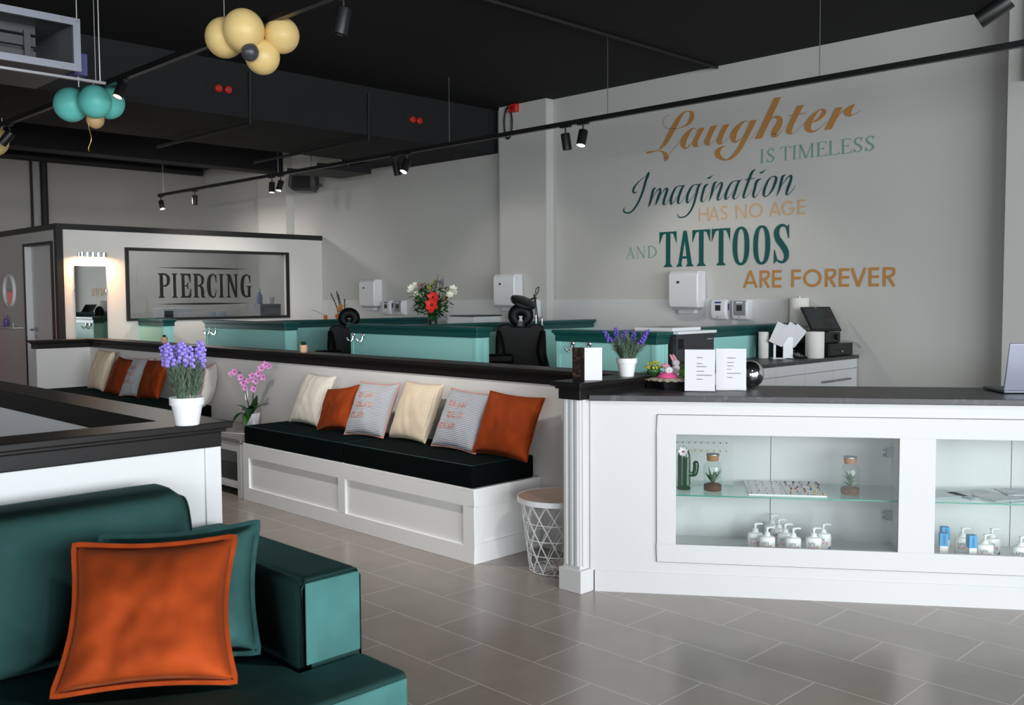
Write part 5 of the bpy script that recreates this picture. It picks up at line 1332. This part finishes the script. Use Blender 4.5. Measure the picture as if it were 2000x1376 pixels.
for (x, y, z, s) in ((.0, -.09, .155, .062), (.01, -.07, .215, .055), (-.005, -.09, .115, .03)):
    petal_flower(t, vp(x, y, z), s, AM, 'amaryllis', face=(-.7, -.7, .1), n=6, mc=mat('amaryllis_throat', (120, 20, 20)))
for (x, y, z, s) in ((-.165, -.02, .29, .035), (-.13, -.03, .24, .026), (.165, -.03, .28, .038), (.14, -.04, .235, .036), (-.14, .02, .315, .028), (-.185, 0, .27, .022), (.18, 0, .25, .024)):
    petal_flower(t, vp(x, y, z), s, LILY, 'lily', face=(-.6+x*2, -.6, .3), n=6)
for (x, y, z, m, nm) in ((.06, 0, .33, mat('thistle_mauve', (108, 92, 120), rough=.8), 'thistle'), (-.10, 0, .31, mat('dusty_pink', (186, 120, 120), rough=.8), 'filler_bloom'), (.02, .03, .34, mat('lime_bloom', (160, 170, 70), rough=.8), 'filler_bloom'), (-.02, -.06, .30, mat('lime_bloom'), 'filler_bloom'), (.10, -.02, .20, MATS['dusty_pink'], 'filler_bloom')):
    mb = M()
    for j in range(26):
        d_ = Vector((rnd.gauss(0, 1), rnd.gauss(0, 1), rnd.gauss(0, 1.4))).normalized()
        mb.ball(vp(x, y, z)+d_*rnd.uniform(.008, .03), .0055, 5, 4)
    mb.build(nm, m, t)
for (x, z0, x1, z1) in ((.03, .3, .045, .41), (.08, .28, .085, .39), (-.02, .28, .03, .36)):
    M().tube([vp(x, 0, z0), vp((x+x1)/2+.004, 0, (z0+z1)/2), vp(x1, 0, z1)], [.004, .003, .001], 5).build('twig', STEM, t)

t = thing('dried_arrangement', 'dried twigs with orange blooms on the rear mint partition', 'flowers', (5.74, 8.22, 1.1352))
M().lathe([(0, 0), (.05, 0), (.055, .012), (0, .014)], 20).build('dish', CORKM, t)
for (x, x1, z1) in ((-.03, -.11, .26), (-.02, -.05, .28), (0, -.035, .25), (.01, .03, .2)):
    q_ = spline([(x, 0, .01), (x*.6+x1*.4+.01, 0, z1*.5), (x1, 0, z1)], 5)
    mb = M().tube([vp(*p) for p in q_], [.006]+[.005]*(len(q_)-2)+[.002], 6)
    for p in q_[2:]: mb.ball(vp(p[0]+.006, 0, p[2]), .007, 5, 4)
    mb.build('twig', STEM, t)
M().tube([vp(*p) for p in spline([(-.16, 0, .02), (-.2, 0, .05), (-.27, 0, .085), (-.31, 0, .085)], 5)], .002, 4).tube([vp(*p) for p in spline([(.03, 0, .02), (.06, 0, .08), (.05, 0, .15)], 5)], .0018, 4).build('tendril', STEM, t)
for (x, z, s) in ((-.02, .10, .03), (.0, .13, .028), (-.04, .03, .03), (-.16, .02, .03), (.02, .08, .025)):
    petal_flower(t, vp(x, -.02, z), s, mat('orange_bloom', (206, 128, 60) if x > -.1 else (170, 60, 40), rough=.7), 'bloom', n=6)

def mini_succ(label, x, y, h):
    t = thing('succulent', label, 'plant', (x, y, .9655), group='tiny succulents in clay pots on the black capping')
    M().lathe([(0, 0), (.024, 0), (.027, .004), (.029, .05), (.025, .052), (.024, .046), (0, .045)], 20).build('pot', TERRA, t)
    mb = M()
    for k in range(16):
        a = k*2.4; mb.blade((0, 0, .045), (math.cos(a), math.sin(a), .5+k*.1), .034*h, .014, -.2, 4, .3)
    mb.build('rosette', LEAFD, t, angle=80)
mini_succ('tiny succulent in a clay pot on the capping before the far mint end wall', 3.80, 8.12, .9)
mini_succ('tiny succulent in a clay pot on the capping, nearer the orange cushions', 3.79, 5.90, 1.1)
t = thing('wall_cabinet', 'white cabinet with grey lid behind the flower vase', 'cabinet', (6.72, 7.27, 0))
M().box(-.2, -.2, 0, .2, .2, 1.155).build('body', PLASTW, t, smooth=False, bevel=.004)
M().box(-.21, -.21, 1.156, .21, .15, 1.168).build('lid', PLASTD, t, smooth=False, bevel=.003)
# ------------------------------------------------------------------ front of the piercing room
t = thing('wall_mirror', 'tall frameless mirror under the lit lamp on the piercing wall', 'mirror', (4.085, 10.44, 1.25))
M().box(-.165, -.008, -.45, .165, 0, .455).build('mirror_panel', MIRROR, t, smooth=False)
M().box(-.172, -.012, .18, -.160, .0, .21).box(.160, -.012, .18, .172, 0, .21).build('mirror_clip', CHROME, t, smooth=False)
t = thing('mirror_lamp', 'chrome wall lamp with five glowing bulbs above the mirror', 'lamp', (4.10, 10.44, 1.80))
M().box(-.14, -.035, -.002, .14, 0, .045).build('housing', CHROME, t, smooth=False, bevel=.003)
GLOW = mat('warm_bulb', (255, 200, 140), emit=16, emit_rgb=(255, 190, 110))
for i in range(5):
    x = -.115+i*.0575
    M().cyl((x, -.06, -.004), (x, -.06, .046), .024, n=18).build('cup', CHROME, t)
    M().ball((x, -.06, -.012), .0185, 12, 8).build('bulb', GLOW, t)
    M().cyl((x, -.036, .02), (x, -.0, .02), .008, n=8).build('bracket', CHROME, t)
l = bpy.data.lights.new('mirror_lamp_glow', 'AREA'); l.shape = 'RECTANGLE'; l.size = .28; l.size_y = .03; l.energy = 11; l.color = (1, .52, .22)
o = bpy.data.objects.new('mirror_lamp_glow', l); o.location = (4.10, 10.36, 1.765); o.rotation_euler = (R(25), 0, 0); COL.objects.link(o)

t = thing('oval_mirror', 'white framed oval mirror on the grey side wall beside the door', 'mirror', (3.76, 11.94, 1.455))
tf = Matrix.Rotation(R(90), 4, 'Y')
mb = M(); n = 48
vs = []; fs = []
prf = ((1, 0), (1.0, -.02), (.93, -.028), (.86, -.018), (.85, -.008))
for k in range(n):
    a = 2*PI*k/n
    for s_, d_ in prf: vs.append((d_, .15*s_*math.cos(a)*1.0 if False else .185*s_*math.cos(a), .19*s_*math.sin(a)))
for k in range(n):
    for j in range(4): fs.append((k*5+j, k*5+j+1, ((k+1) % n)*5+j+1, ((k+1) % n)*5+j))
mb.add(vs, fs); mb.build('frame', PLASTW, t)
M().add([(-.009, .185*.86*math.cos(2*PI*k/n), .19*.86*math.sin(2*PI*k/n)) for k in range(n)], [tuple(range(n))]).build('mirror_glass', MIRROR, t, smooth=False)
t = thing('wall_shelf', 'small white wall shelf under the oval mirror', 'shelf', (3.76, 11.9, 1.03))
M().box(-.11, -.35, 0, 0, .5, .012).build('board', WHITE, t, smooth=False)
M().box(-.11, -.35, .012, -.10, -.34, .065).box(-.11, -.35, .012, -.104, -.15, .02).build('rail', WHITE, t, smooth=False)
t = thing('spray_bottle', 'small violet bottle on the white wall shelf', 'bottle', (3.70, 11.93, 1.0422))
M().lathe([(0, 0), (.024, 0), (.026, .003), (.026, .08), (.012, .095), (.012, .11), (.016, .112), (.016, .13), (0, .132)], 20).build('body', mat('violet_plastic', (92, 84, 150), rough=.3), t)
# things seen through the PIERCING window
t = thing('treatment_counter', 'white counter inside the piercing room behind the window', 'counter', (5.5, 10.95, 0))
M().box(-1.3, -.33, 1.05, 1.45, .3, 1.09).build('worktop', PLASTW, t, smooth=False)
M().box(-1.28, -.30, 0, 1.43, .3, 1.05).build('cabinet', OFFW, t, smooth=False)
t = thing('drawer_box', 'grey plastic drawer tower on the counter behind the window', 'drawers', (6.47, 10.93, 1.0905))
M().box(-.15, -.12, 0, .15, .12, .19).build('case', PLASTG, t, smooth=False, bevel=.004)
for i in range(4): M().box(-.14, -.128, .008+i*.046, .14, -.12, .046+i*.046).build('drawer', mat('smoke_plastic', (112, 114, 118), rough=.3), t, smooth=False, bevel=.003)
t = thing('spray_bottle', 'white and blue spray bottle standing on the grey drawer tower', 'bottle', (6.385, 10.93, 1.281))
M().lathe([(0, 0), (.034, 0), (.036, .004), (.036, .1), (.018, .13), (.016, .15), (0, .15)], 20).build('body', mat('pale_blue_plastic', (140, 146, 190), rough=.3), t)
M().box(-.03, -.012, .15, .02, .012, .2).build('trigger_head', PLASTW, t, smooth=False, bevel=.004)
t = thing('cup', 'white cup standing on the grey drawer tower', 'cup', (6.55, 10.93, 1.281))
M().lathe([(0, 0), (.036, 0), (.045, .085), (.041, .085), (.034, .006), (0, .006)], 22).build('body', PLASTW, t)
for i, x in enumerate((5.72, 5.86)):
    t = thing('cup', ('pale blue cup at the middle of the counter behind the window', 'pale blue cup nearer the drawer tower behind the window')[i], 'cup', (x, 10.9, 1.0905), group='pale blue cups behind the window')
    M().lathe([(0, 0), (.034, 0), (.042, .1), (.039, .1), (.031, .006), (0, .006)], 22).build('body', mat('pale_blue_cup', (160, 176, 190), rough=.4), t)
t = thing('steriliser', 'white appliance with a dark door on the counter behind the window', 'appliance', (5.27, 10.98, 1.0905))
M().box(-.2, -.14, 0, .2, .14, .15).build('case', PLASTW, t, smooth=False, bevel=.008)
M().box(-.19, -.146, .02, -.08, -.14, .12).build('door', PLASTD, t, smooth=False, bevel=.003)
t = thing('red_cabinet', 'red cabinet by the back wall that the oval mirror reflects', 'cabinet', (3.1, 13.15, 0))
M().box(-.6, -.25, .03, .6, .25, 1.46).build('carcass', RED, t, smooth=False, bevel=.004)
M().box(-.585, -.262, .05, -.003, -.25, 1.44).build('door', RED, t, smooth=False, bevel=.003)
M().box(.003, -.262, .05, .585, -.25, 1.44).build('door', RED, t, smooth=False, bevel=.003)
M().box(-.58, -.24, 0, .58, .24, .03).build('plinth', BLACK, t, smooth=False)
# added fill light, brightens the room seen through the PIERCING window
area('piercing_room_fill', (5.4, 11.5, 2.6), (0, 0, 0), 1.2, .3, 44, (1, .95, .9))
# ------------------------------------------------------------------ track lights
def track(label, x, y0, y1, z, wires):
    t = thing('light_track', label, 'light track', (x, (y0+y1)/2, z), group='black light tracks')
    ym = (y0+y1)/2
    M().box(-.017, y0-ym, -.0, .017, y1-ym, .034).build('rail', BLKM, t, smooth=False)
    mb = M()
    for y in wires: mb.cyl((0, y-ym, .034), (0, y-ym, 3.265-z), .0028, n=6)
    mb.build('suspension_wire', STEEL, t)
    return t
track('long black light track hanging in front of the quote wall', 5.63, -1.5, 12.08, 2.668, (11.95, 9.2, 6.40, 4.62, 2.93, .8))
track('black light track with the balloon bunches tied to it', 2.55, -1.0, 10.6, 2.69, (9.8, 6.33, 4.66, 1.5))
def spotlight(label, x, y, z, tilt, az, lit, L=.115, r=.034, glow=(255, 246, 236), group='spotlights on the black tracks', drop=.075):
    """z is the underside of the track; the can hangs on a short stem and tips towards az"""
    t = thing('spotlight', label, 'spotlight', (x, y, z), group=group)
    M().box(-.015, -.05, -.012, .015, .05, -.0005).cyl((0, 0, -.012), (0, 0, -drop), .007, n=10).build('adapter', BLKM, t)
    tf = Matrix.Translation((0, 0, -drop)) @ Matrix.Rotation(R(az), 4, 'Z') @ Matrix.Rotation(R(tilt), 4, 'Y')
    M().lathe([(0, .018), (r*.96, .018), (r, .014), (r, -L+.018), (r*.92, -L+.018), (r*.9, -L+.026), (0, -L+.026)], 24, tf=tf).build('can', BLKM, t)
    m = mat('lit_lens_%d' % glow[2], glow, emit=7, emit_rgb=glow) if lit else mat('dark_lens', (40, 40, 42), rough=.2)
    M().lathe([(0, -L+.0245), (r*.9, -L+.0245)], 24, tf=tf).build('lens', m, t)
    return t
ZT1 = 2.668
TT = 18
# pairs on the long track: tilt towards the lens direction
sp1 = [('lit spotlight at the far end of the long track', 12.02, 22, 90, 1), ('dark spotlight hanging straight near the far end of the long track', 11.1, 2, 0, 0),
       ('first of the pair of spotlights above the PIERCING window', 9.33, 10, 45, 1), ('lit spotlight, second of the pair above the PIERCING window', 9.15, 20, 5, 1),
       ('dark spotlight of the pair left of the ceiling pilaster', 7.16, 12, 135, 0), ('lit spotlight of the pair left of the ceiling pilaster', 6.99, 27, 5, 1),
       ('dark spotlight of the pair beside the script lettering', 5.04, 8, 135, 0), ('lit spotlight of the pair beside the script lettering', 4.86, 20, 12, 1)]
for l, y, ti, az, lit in sp1: spotlight(l, 5.63, y, ZT1, ti, az, lit, r=.036 if y < 8 else .032, L=.125 if y < 8 else .115)
spotlight('lit warm spotlight beside the turquoise balloons', 2.55, 5.93, 2.69, 28, 15, 1, glow=(255, 226, 186), L=.1, r=.03, drop=.035)
spotlight('dark spotlight at the top edge of the photo, right of the yellow balloons', 2.55, 3.60, 2.69, 12, -50, 0)
spotlight('black spotlight at the left edge of the photo, near the last yellow balloon', 2.55, 7.98, 2.69, 40, -40, 0)
spotlight('black spotlight in the top right corner of the photo above the pilaster', 5.05, 1.66, 2.82, 60, -80, 0, L=.16, r=.042, drop=.06)
track('short black track out at the top right corner carrying one spotlight', 5.05, -1.2, 1.85, 2.82, (1.4,))
spot('spot_far', (5.63, 12.0, 2.5), (4.9, 10.3, 1.0), 10, 80)
spot('spot_piercing', (5.6, 9.1, 2.5), (5.5, 10.44, 0.9), 105, 92, blend=1.0)
spot('fill_piercing_wall', (2.55, 7.6, 2.6), (5.6, 10.44, 1.45), 120, 62, blend=1.0)  # added fill that lifts the piercing wall, belongs to no modelled lamp
spot('spot_mid', (5.6, 7.0, 2.5), (6.6, 6.8, 1.2), 34, 100)
spot('spot_near', (5.6, 4.8, 2.5), (6.5, 4.6, 1.2), 28, 100)
spot('spot_warm', (2.5, 5.9, 2.55), (3.74, 4.1, .8), 26, 44, (1, .72, .46), .8)
spot('fill_bench', (2.5, 4.6, 2.6), (3.1, 4.9, 0.3), 125, 110, (1, .97, .93), .9, .05)  # invented fill to brighten the bench, no track lamp hangs here
spot('fill_floor', (2.3, 0.6, 2.6), (2.9, 2.4, 0.0), 75, 100, (1, .97, .93), .9, .05)  # added fill for the floor and bench end, without a real source
spot('spot_far_bench', (2.5, 7.4, 2.6), (2.9, 8.0, 0.4), 16, 110, (1, .93, .84), .9, .05)
spot('spot_warm_far', (2.6, 8.2, 2.6), (3.74, 9.0, .85), 14, 40, (1, .70, .42), .8)

# ------------------------------------------------------------------ balloons
BY = mat('yellow_balloon', (234, 204, 138), rough=.38, spec=.4, sheen=.2); BTQ = mat('turquoise_balloon', (120, 228, 218), rough=.4, spec=.4)
BP = mat('peach_balloon', (214, 176, 128), rough=.4); BG = mat('slate_balloon', (66, 66, 72), rough=.35)
def balloons(label, loc, items, ribbon=None):
    t = thing('balloon_cluster', label, 'balloons', loc, group='balloon bunches hanging on the track')
    for (x, y, z, r, m) in items:
        c = VD*x + VB*y + Vector((0, 0, z))
        mb = M().ball(c, (r, r, r*1.03), 32, 20)
        k = -c.normalized() if c.length > .02 else Vector((0, 0, -1))
        mb.cyl(c+k*r*.98, c+k*r*1.10, .004, .008, n=8)
        mb.build('balloon', m, t)
    if ribbon: M().tube([VD*p[0]+Vector((0, -.08, p[1])) for p in spline(ribbon, 6)], .0022, 5).build('ribbon', mat('gold_ribbon', (206, 170, 96), rough=.3, metal=.6), t)
    M().cyl((0, 0, -.02), (0, 0, .16), .003, n=6).build('string', STEEL, t)
    return t
# offsets across (x), away (y) and up (z) as seen from the room
balloons('bunch of pale yellow balloons with one small slate balloon', (2.47, 4.28, 2.552), [(-.125, .03, .075, .095, BY), (-.013, -.04, .09, .1, BY), (.155, .03, .085, .085, BY), (.058, .03, -.018, .084, BY), (.024, -.07, -.02, .042, BG)])
balloons('bunch of turquoise balloons with one small peach balloon', (2.535, 6.335, 2.575), [(-.125, -.05, .015, .105, BTQ), (.06, -.12, .02, .1, BTQ), (.075, .05, .045, .1, BTQ), (.015, -.02, -.075, .055, BP)], [(-.06, -.06), (-.07, -.12), (-.055, -.2), (-.075, -.26), (-.07, -.28)])
balloons('single yellow balloon cut by the left edge of the photo', (2.55, 8.15, 2.60), [(-.075, 0, -.015, .115, BY)])

# ------------------------------------------------------------------ air unit, beam fittings, pipes
ac = thing('air_heater', 'grey ducted ceiling air heater with open front hanging at the upper left', 'air heater', (1.0, 5.0, 2.475))
def o5(mb): return off(mb, 1.0, 5.0, 2.475)
mb = M()
XA, XB, ZA, ZB = .2, 1.945, 2.492, 2.752
mb.box(XA, 5.0, ZA, XB, 5.02, ZA+.035).box(XA, 5.0, ZB-.035, XB, 5.02, ZB).box(XB-.035, 5.0, ZA+.035, XB, 5.02, ZB-.035).box(XA, 5.0, ZA+.035, XA+.035, 5.02, ZB-.035)
o5(mb).build('front_flange', GALV, ac, smooth=False)
mb = M().box(XA, 5.02, ZA+.01, XB-.01, 5.62, ZA+.02).box(XA, 5.02, ZB-.02, XB-.01, 5.62, ZB-.01).box(XB-.02, 5.02, ZA+.02, XB-.01, 5.62, ZB-.02).box(XA, 5.60, ZA+.02, XB-.02, 5.62, ZB-.02).box(XA, 5.02, ZA+.02, XA+.01, 5.6, ZB-.02)
o5(mb).build('housing', mat('dull_sheet_metal', (112, 113, 118), rough=.5, metal=.5), ac, smooth=False)
mb = M()
for z in (2.56, 2.63, 2.69): mb.box(XA, 5.22, z, XB-.14, 5.25, z+.045)
mb.box(XB-.20, 5.2, ZA+.05, XB-.17, 5.24, ZB-.05)
o5(mb).build('heating_fins', mat('fin_grey', (84, 84, 88), rough=.4, metal=.6), ac, smooth=False)
o5(M().box(XB-.012, 5.06, ZA-.002, XB+.055, 5.2, 2.60)).build('junction_box', mat('blue_label_box', (64, 66, 120), rough=.5), ac, smooth=False, bevel=.003)
mb = M()
for x, y in ((XB+.03, 5.12), (XB+.075, 4.96), (.6, 4.96), (.6, 5.55)): mb.cyl((x, y, 2.44), (x, y, 3.265), .0045, n=8)
o5(mb).build('hanger_rod', STEEL, ac)
o5(M().box(.2, 4.95, 2.437, XB+.10, 4.97, 2.449)).build('support_rail', STEEL, ac, smooth=False)
mb = M()
for z in (ZA+.017, ZB-.017):
    for x in (XB-.017, XB-.09): mb.cyl((x, 4.994, z), (x, 5.0, z), .007, n=8)
o5(mb).build('screw', STEEL, ac)
for i, x in enumerate((3.91, 5.90)):
    t = thing('fire_hose_coupling', ('red double coupling on the black beam below the yellow balloons', 'red double coupling on the black beam above the long light track')[i], 'wall fitting', (x, 7.2, 3.03), group='red couplings on the black beam')
    tf = Matrix.Rotation(R(90), 4, 'X')
    M().prism([(.12*math.cos(2*PI*k/32)*1.15, .045+.0+.09*math.sin(2*PI*k/32)) for k in range(32)], -.006, 0, 1).build('cover_plate', BLACKC, t)
    for sx in (-.042, .042):
        c_ = M().lathe([(.012, 0), (.03, 0), (.03, .022), (.022, .03), (.012, .03), (.012, 0)], 22, tf=Matrix.Translation((sx, -.006, 0)) @ tf)
        c_.build('coupling_ring', RED, t)
        M().cyl((sx, -.006, 0), (sx, -.022, 0), .012, n=12).build('coupling_core', STEEL, t)
DARK = mat('black_duct', (24, 24, 25), rough=.7)
def pipe(label, pts, r, nm='ceiling_pipe', m=None, grp='black ceiling pipes'):
    c = Vector(pts[0])
    o = M().tube([Vector(p)-c for p in pts], r, 10).build(nm, m or DARK)
    o.location = c
    return tag(o, label, 'pipe', grp)
pipe('black pipe running under the soffit from the beam corner, left of the long track', [(4.15, 7.18, 3.2), (4.15, 7.18, 2.79), (4.15, 8.9, 2.79)], .016)
pipe('second black pipe running under the soffit above the long track', [(5.35, 7.18, 3.2), (5.35, 7.18, 2.79), (5.35, 9.2, 2.79)], .016)
pipe('thin black conduit crossing the ceiling towards the quote wall', [(3.0, 4.55, 3.25), (6.98, 4.55, 3.25)], .012)
pipe('thick black downpipe on the back wall', [(4.68, 13.40, 0), (4.68, 13.40, 3.2)], .045)
pipe('thin grey conduit beside the thick downpipe on the back wall', [(4.53, 13.42, 0), (4.53, 13.42, 3.26)], .016)
pipe('black pipe along the back wall under the ceiling', [(3.0, 13.36, 3.2), (6.9, 13.36, 3.2)], .05)
t = thing('cable_tray', 'black perforated cable tray hanging above the wall speaker', 'cable tray', (6.35, 9.2, 2.75))
M().box(-.42, -.30, 0, .30, .30, .008).box(-.42, -.30, .008, .30, -.292, .06).box(-.42, .292, .008, .30, .30, .06).build('tray', DARK, t, smooth=False)
for x in (-.3, .2): M().cyl((x, 0, .008), (x, 0, .5), .006, n=6).build('hanger_rod', STEEL, t)
t = thing('wall_speaker', 'black angled loudspeaker hanging high on the grey wall', 'loudspeaker', (6.80, 10.42, 2.68))
M().prism([(-.14, 0), (.10, 0), (.14, .06), (.14, .2), (-.18, .2), (-.20, .06)], -.13, .13, 1).build('cabinet', BLKM, t, bevel=.01, smooth=False)
M().box(.10, -.02, .06, .2, .02, .1).build('bracket', BLKM, t, smooth=False)
t.rotation_euler = (0, 0, R(-45)); t.location = (6.76, 10.40, 2.68)
M().box(-.15, -.134, .03, .08, -.1305, .18).build('grille', mat('grille_cloth', (34, 34, 35), rough=.9), t, smooth=False)
t = thing('fire_alarm', 'red fire alarm box high on the pilaster', 'alarm', (6.9, 6.845, 3.185))
M().box(-.05, -.055, 0, 0, .055, .078).build('housing', RED, t, bevel=.008)
M().cyl((-.055, 0, .04), (-.048, 0, .04), .018, n=16).build('sounder', mat('dark_red', (120, 24, 24), rough=.5), t)
o = M().tube([(0, .055*math.cos(2*PI*k/40), .155*math.sin(2*PI*k/40)) for k in range(40)], .009, 8, closed=True).build('cable_loop', BLKM)
o.location = (6.88, 6.93, 3.09); tag(o, 'loop of black cable hanging at the top of the pilaster below the alarm', 'cable')
pipe('short white conduit at the top of the pilaster in the upper right corner', [(6.775, 2.09, 2.72), (6.775, 2.09, 3.26)], .022, 'conduit', PLASTW, None)
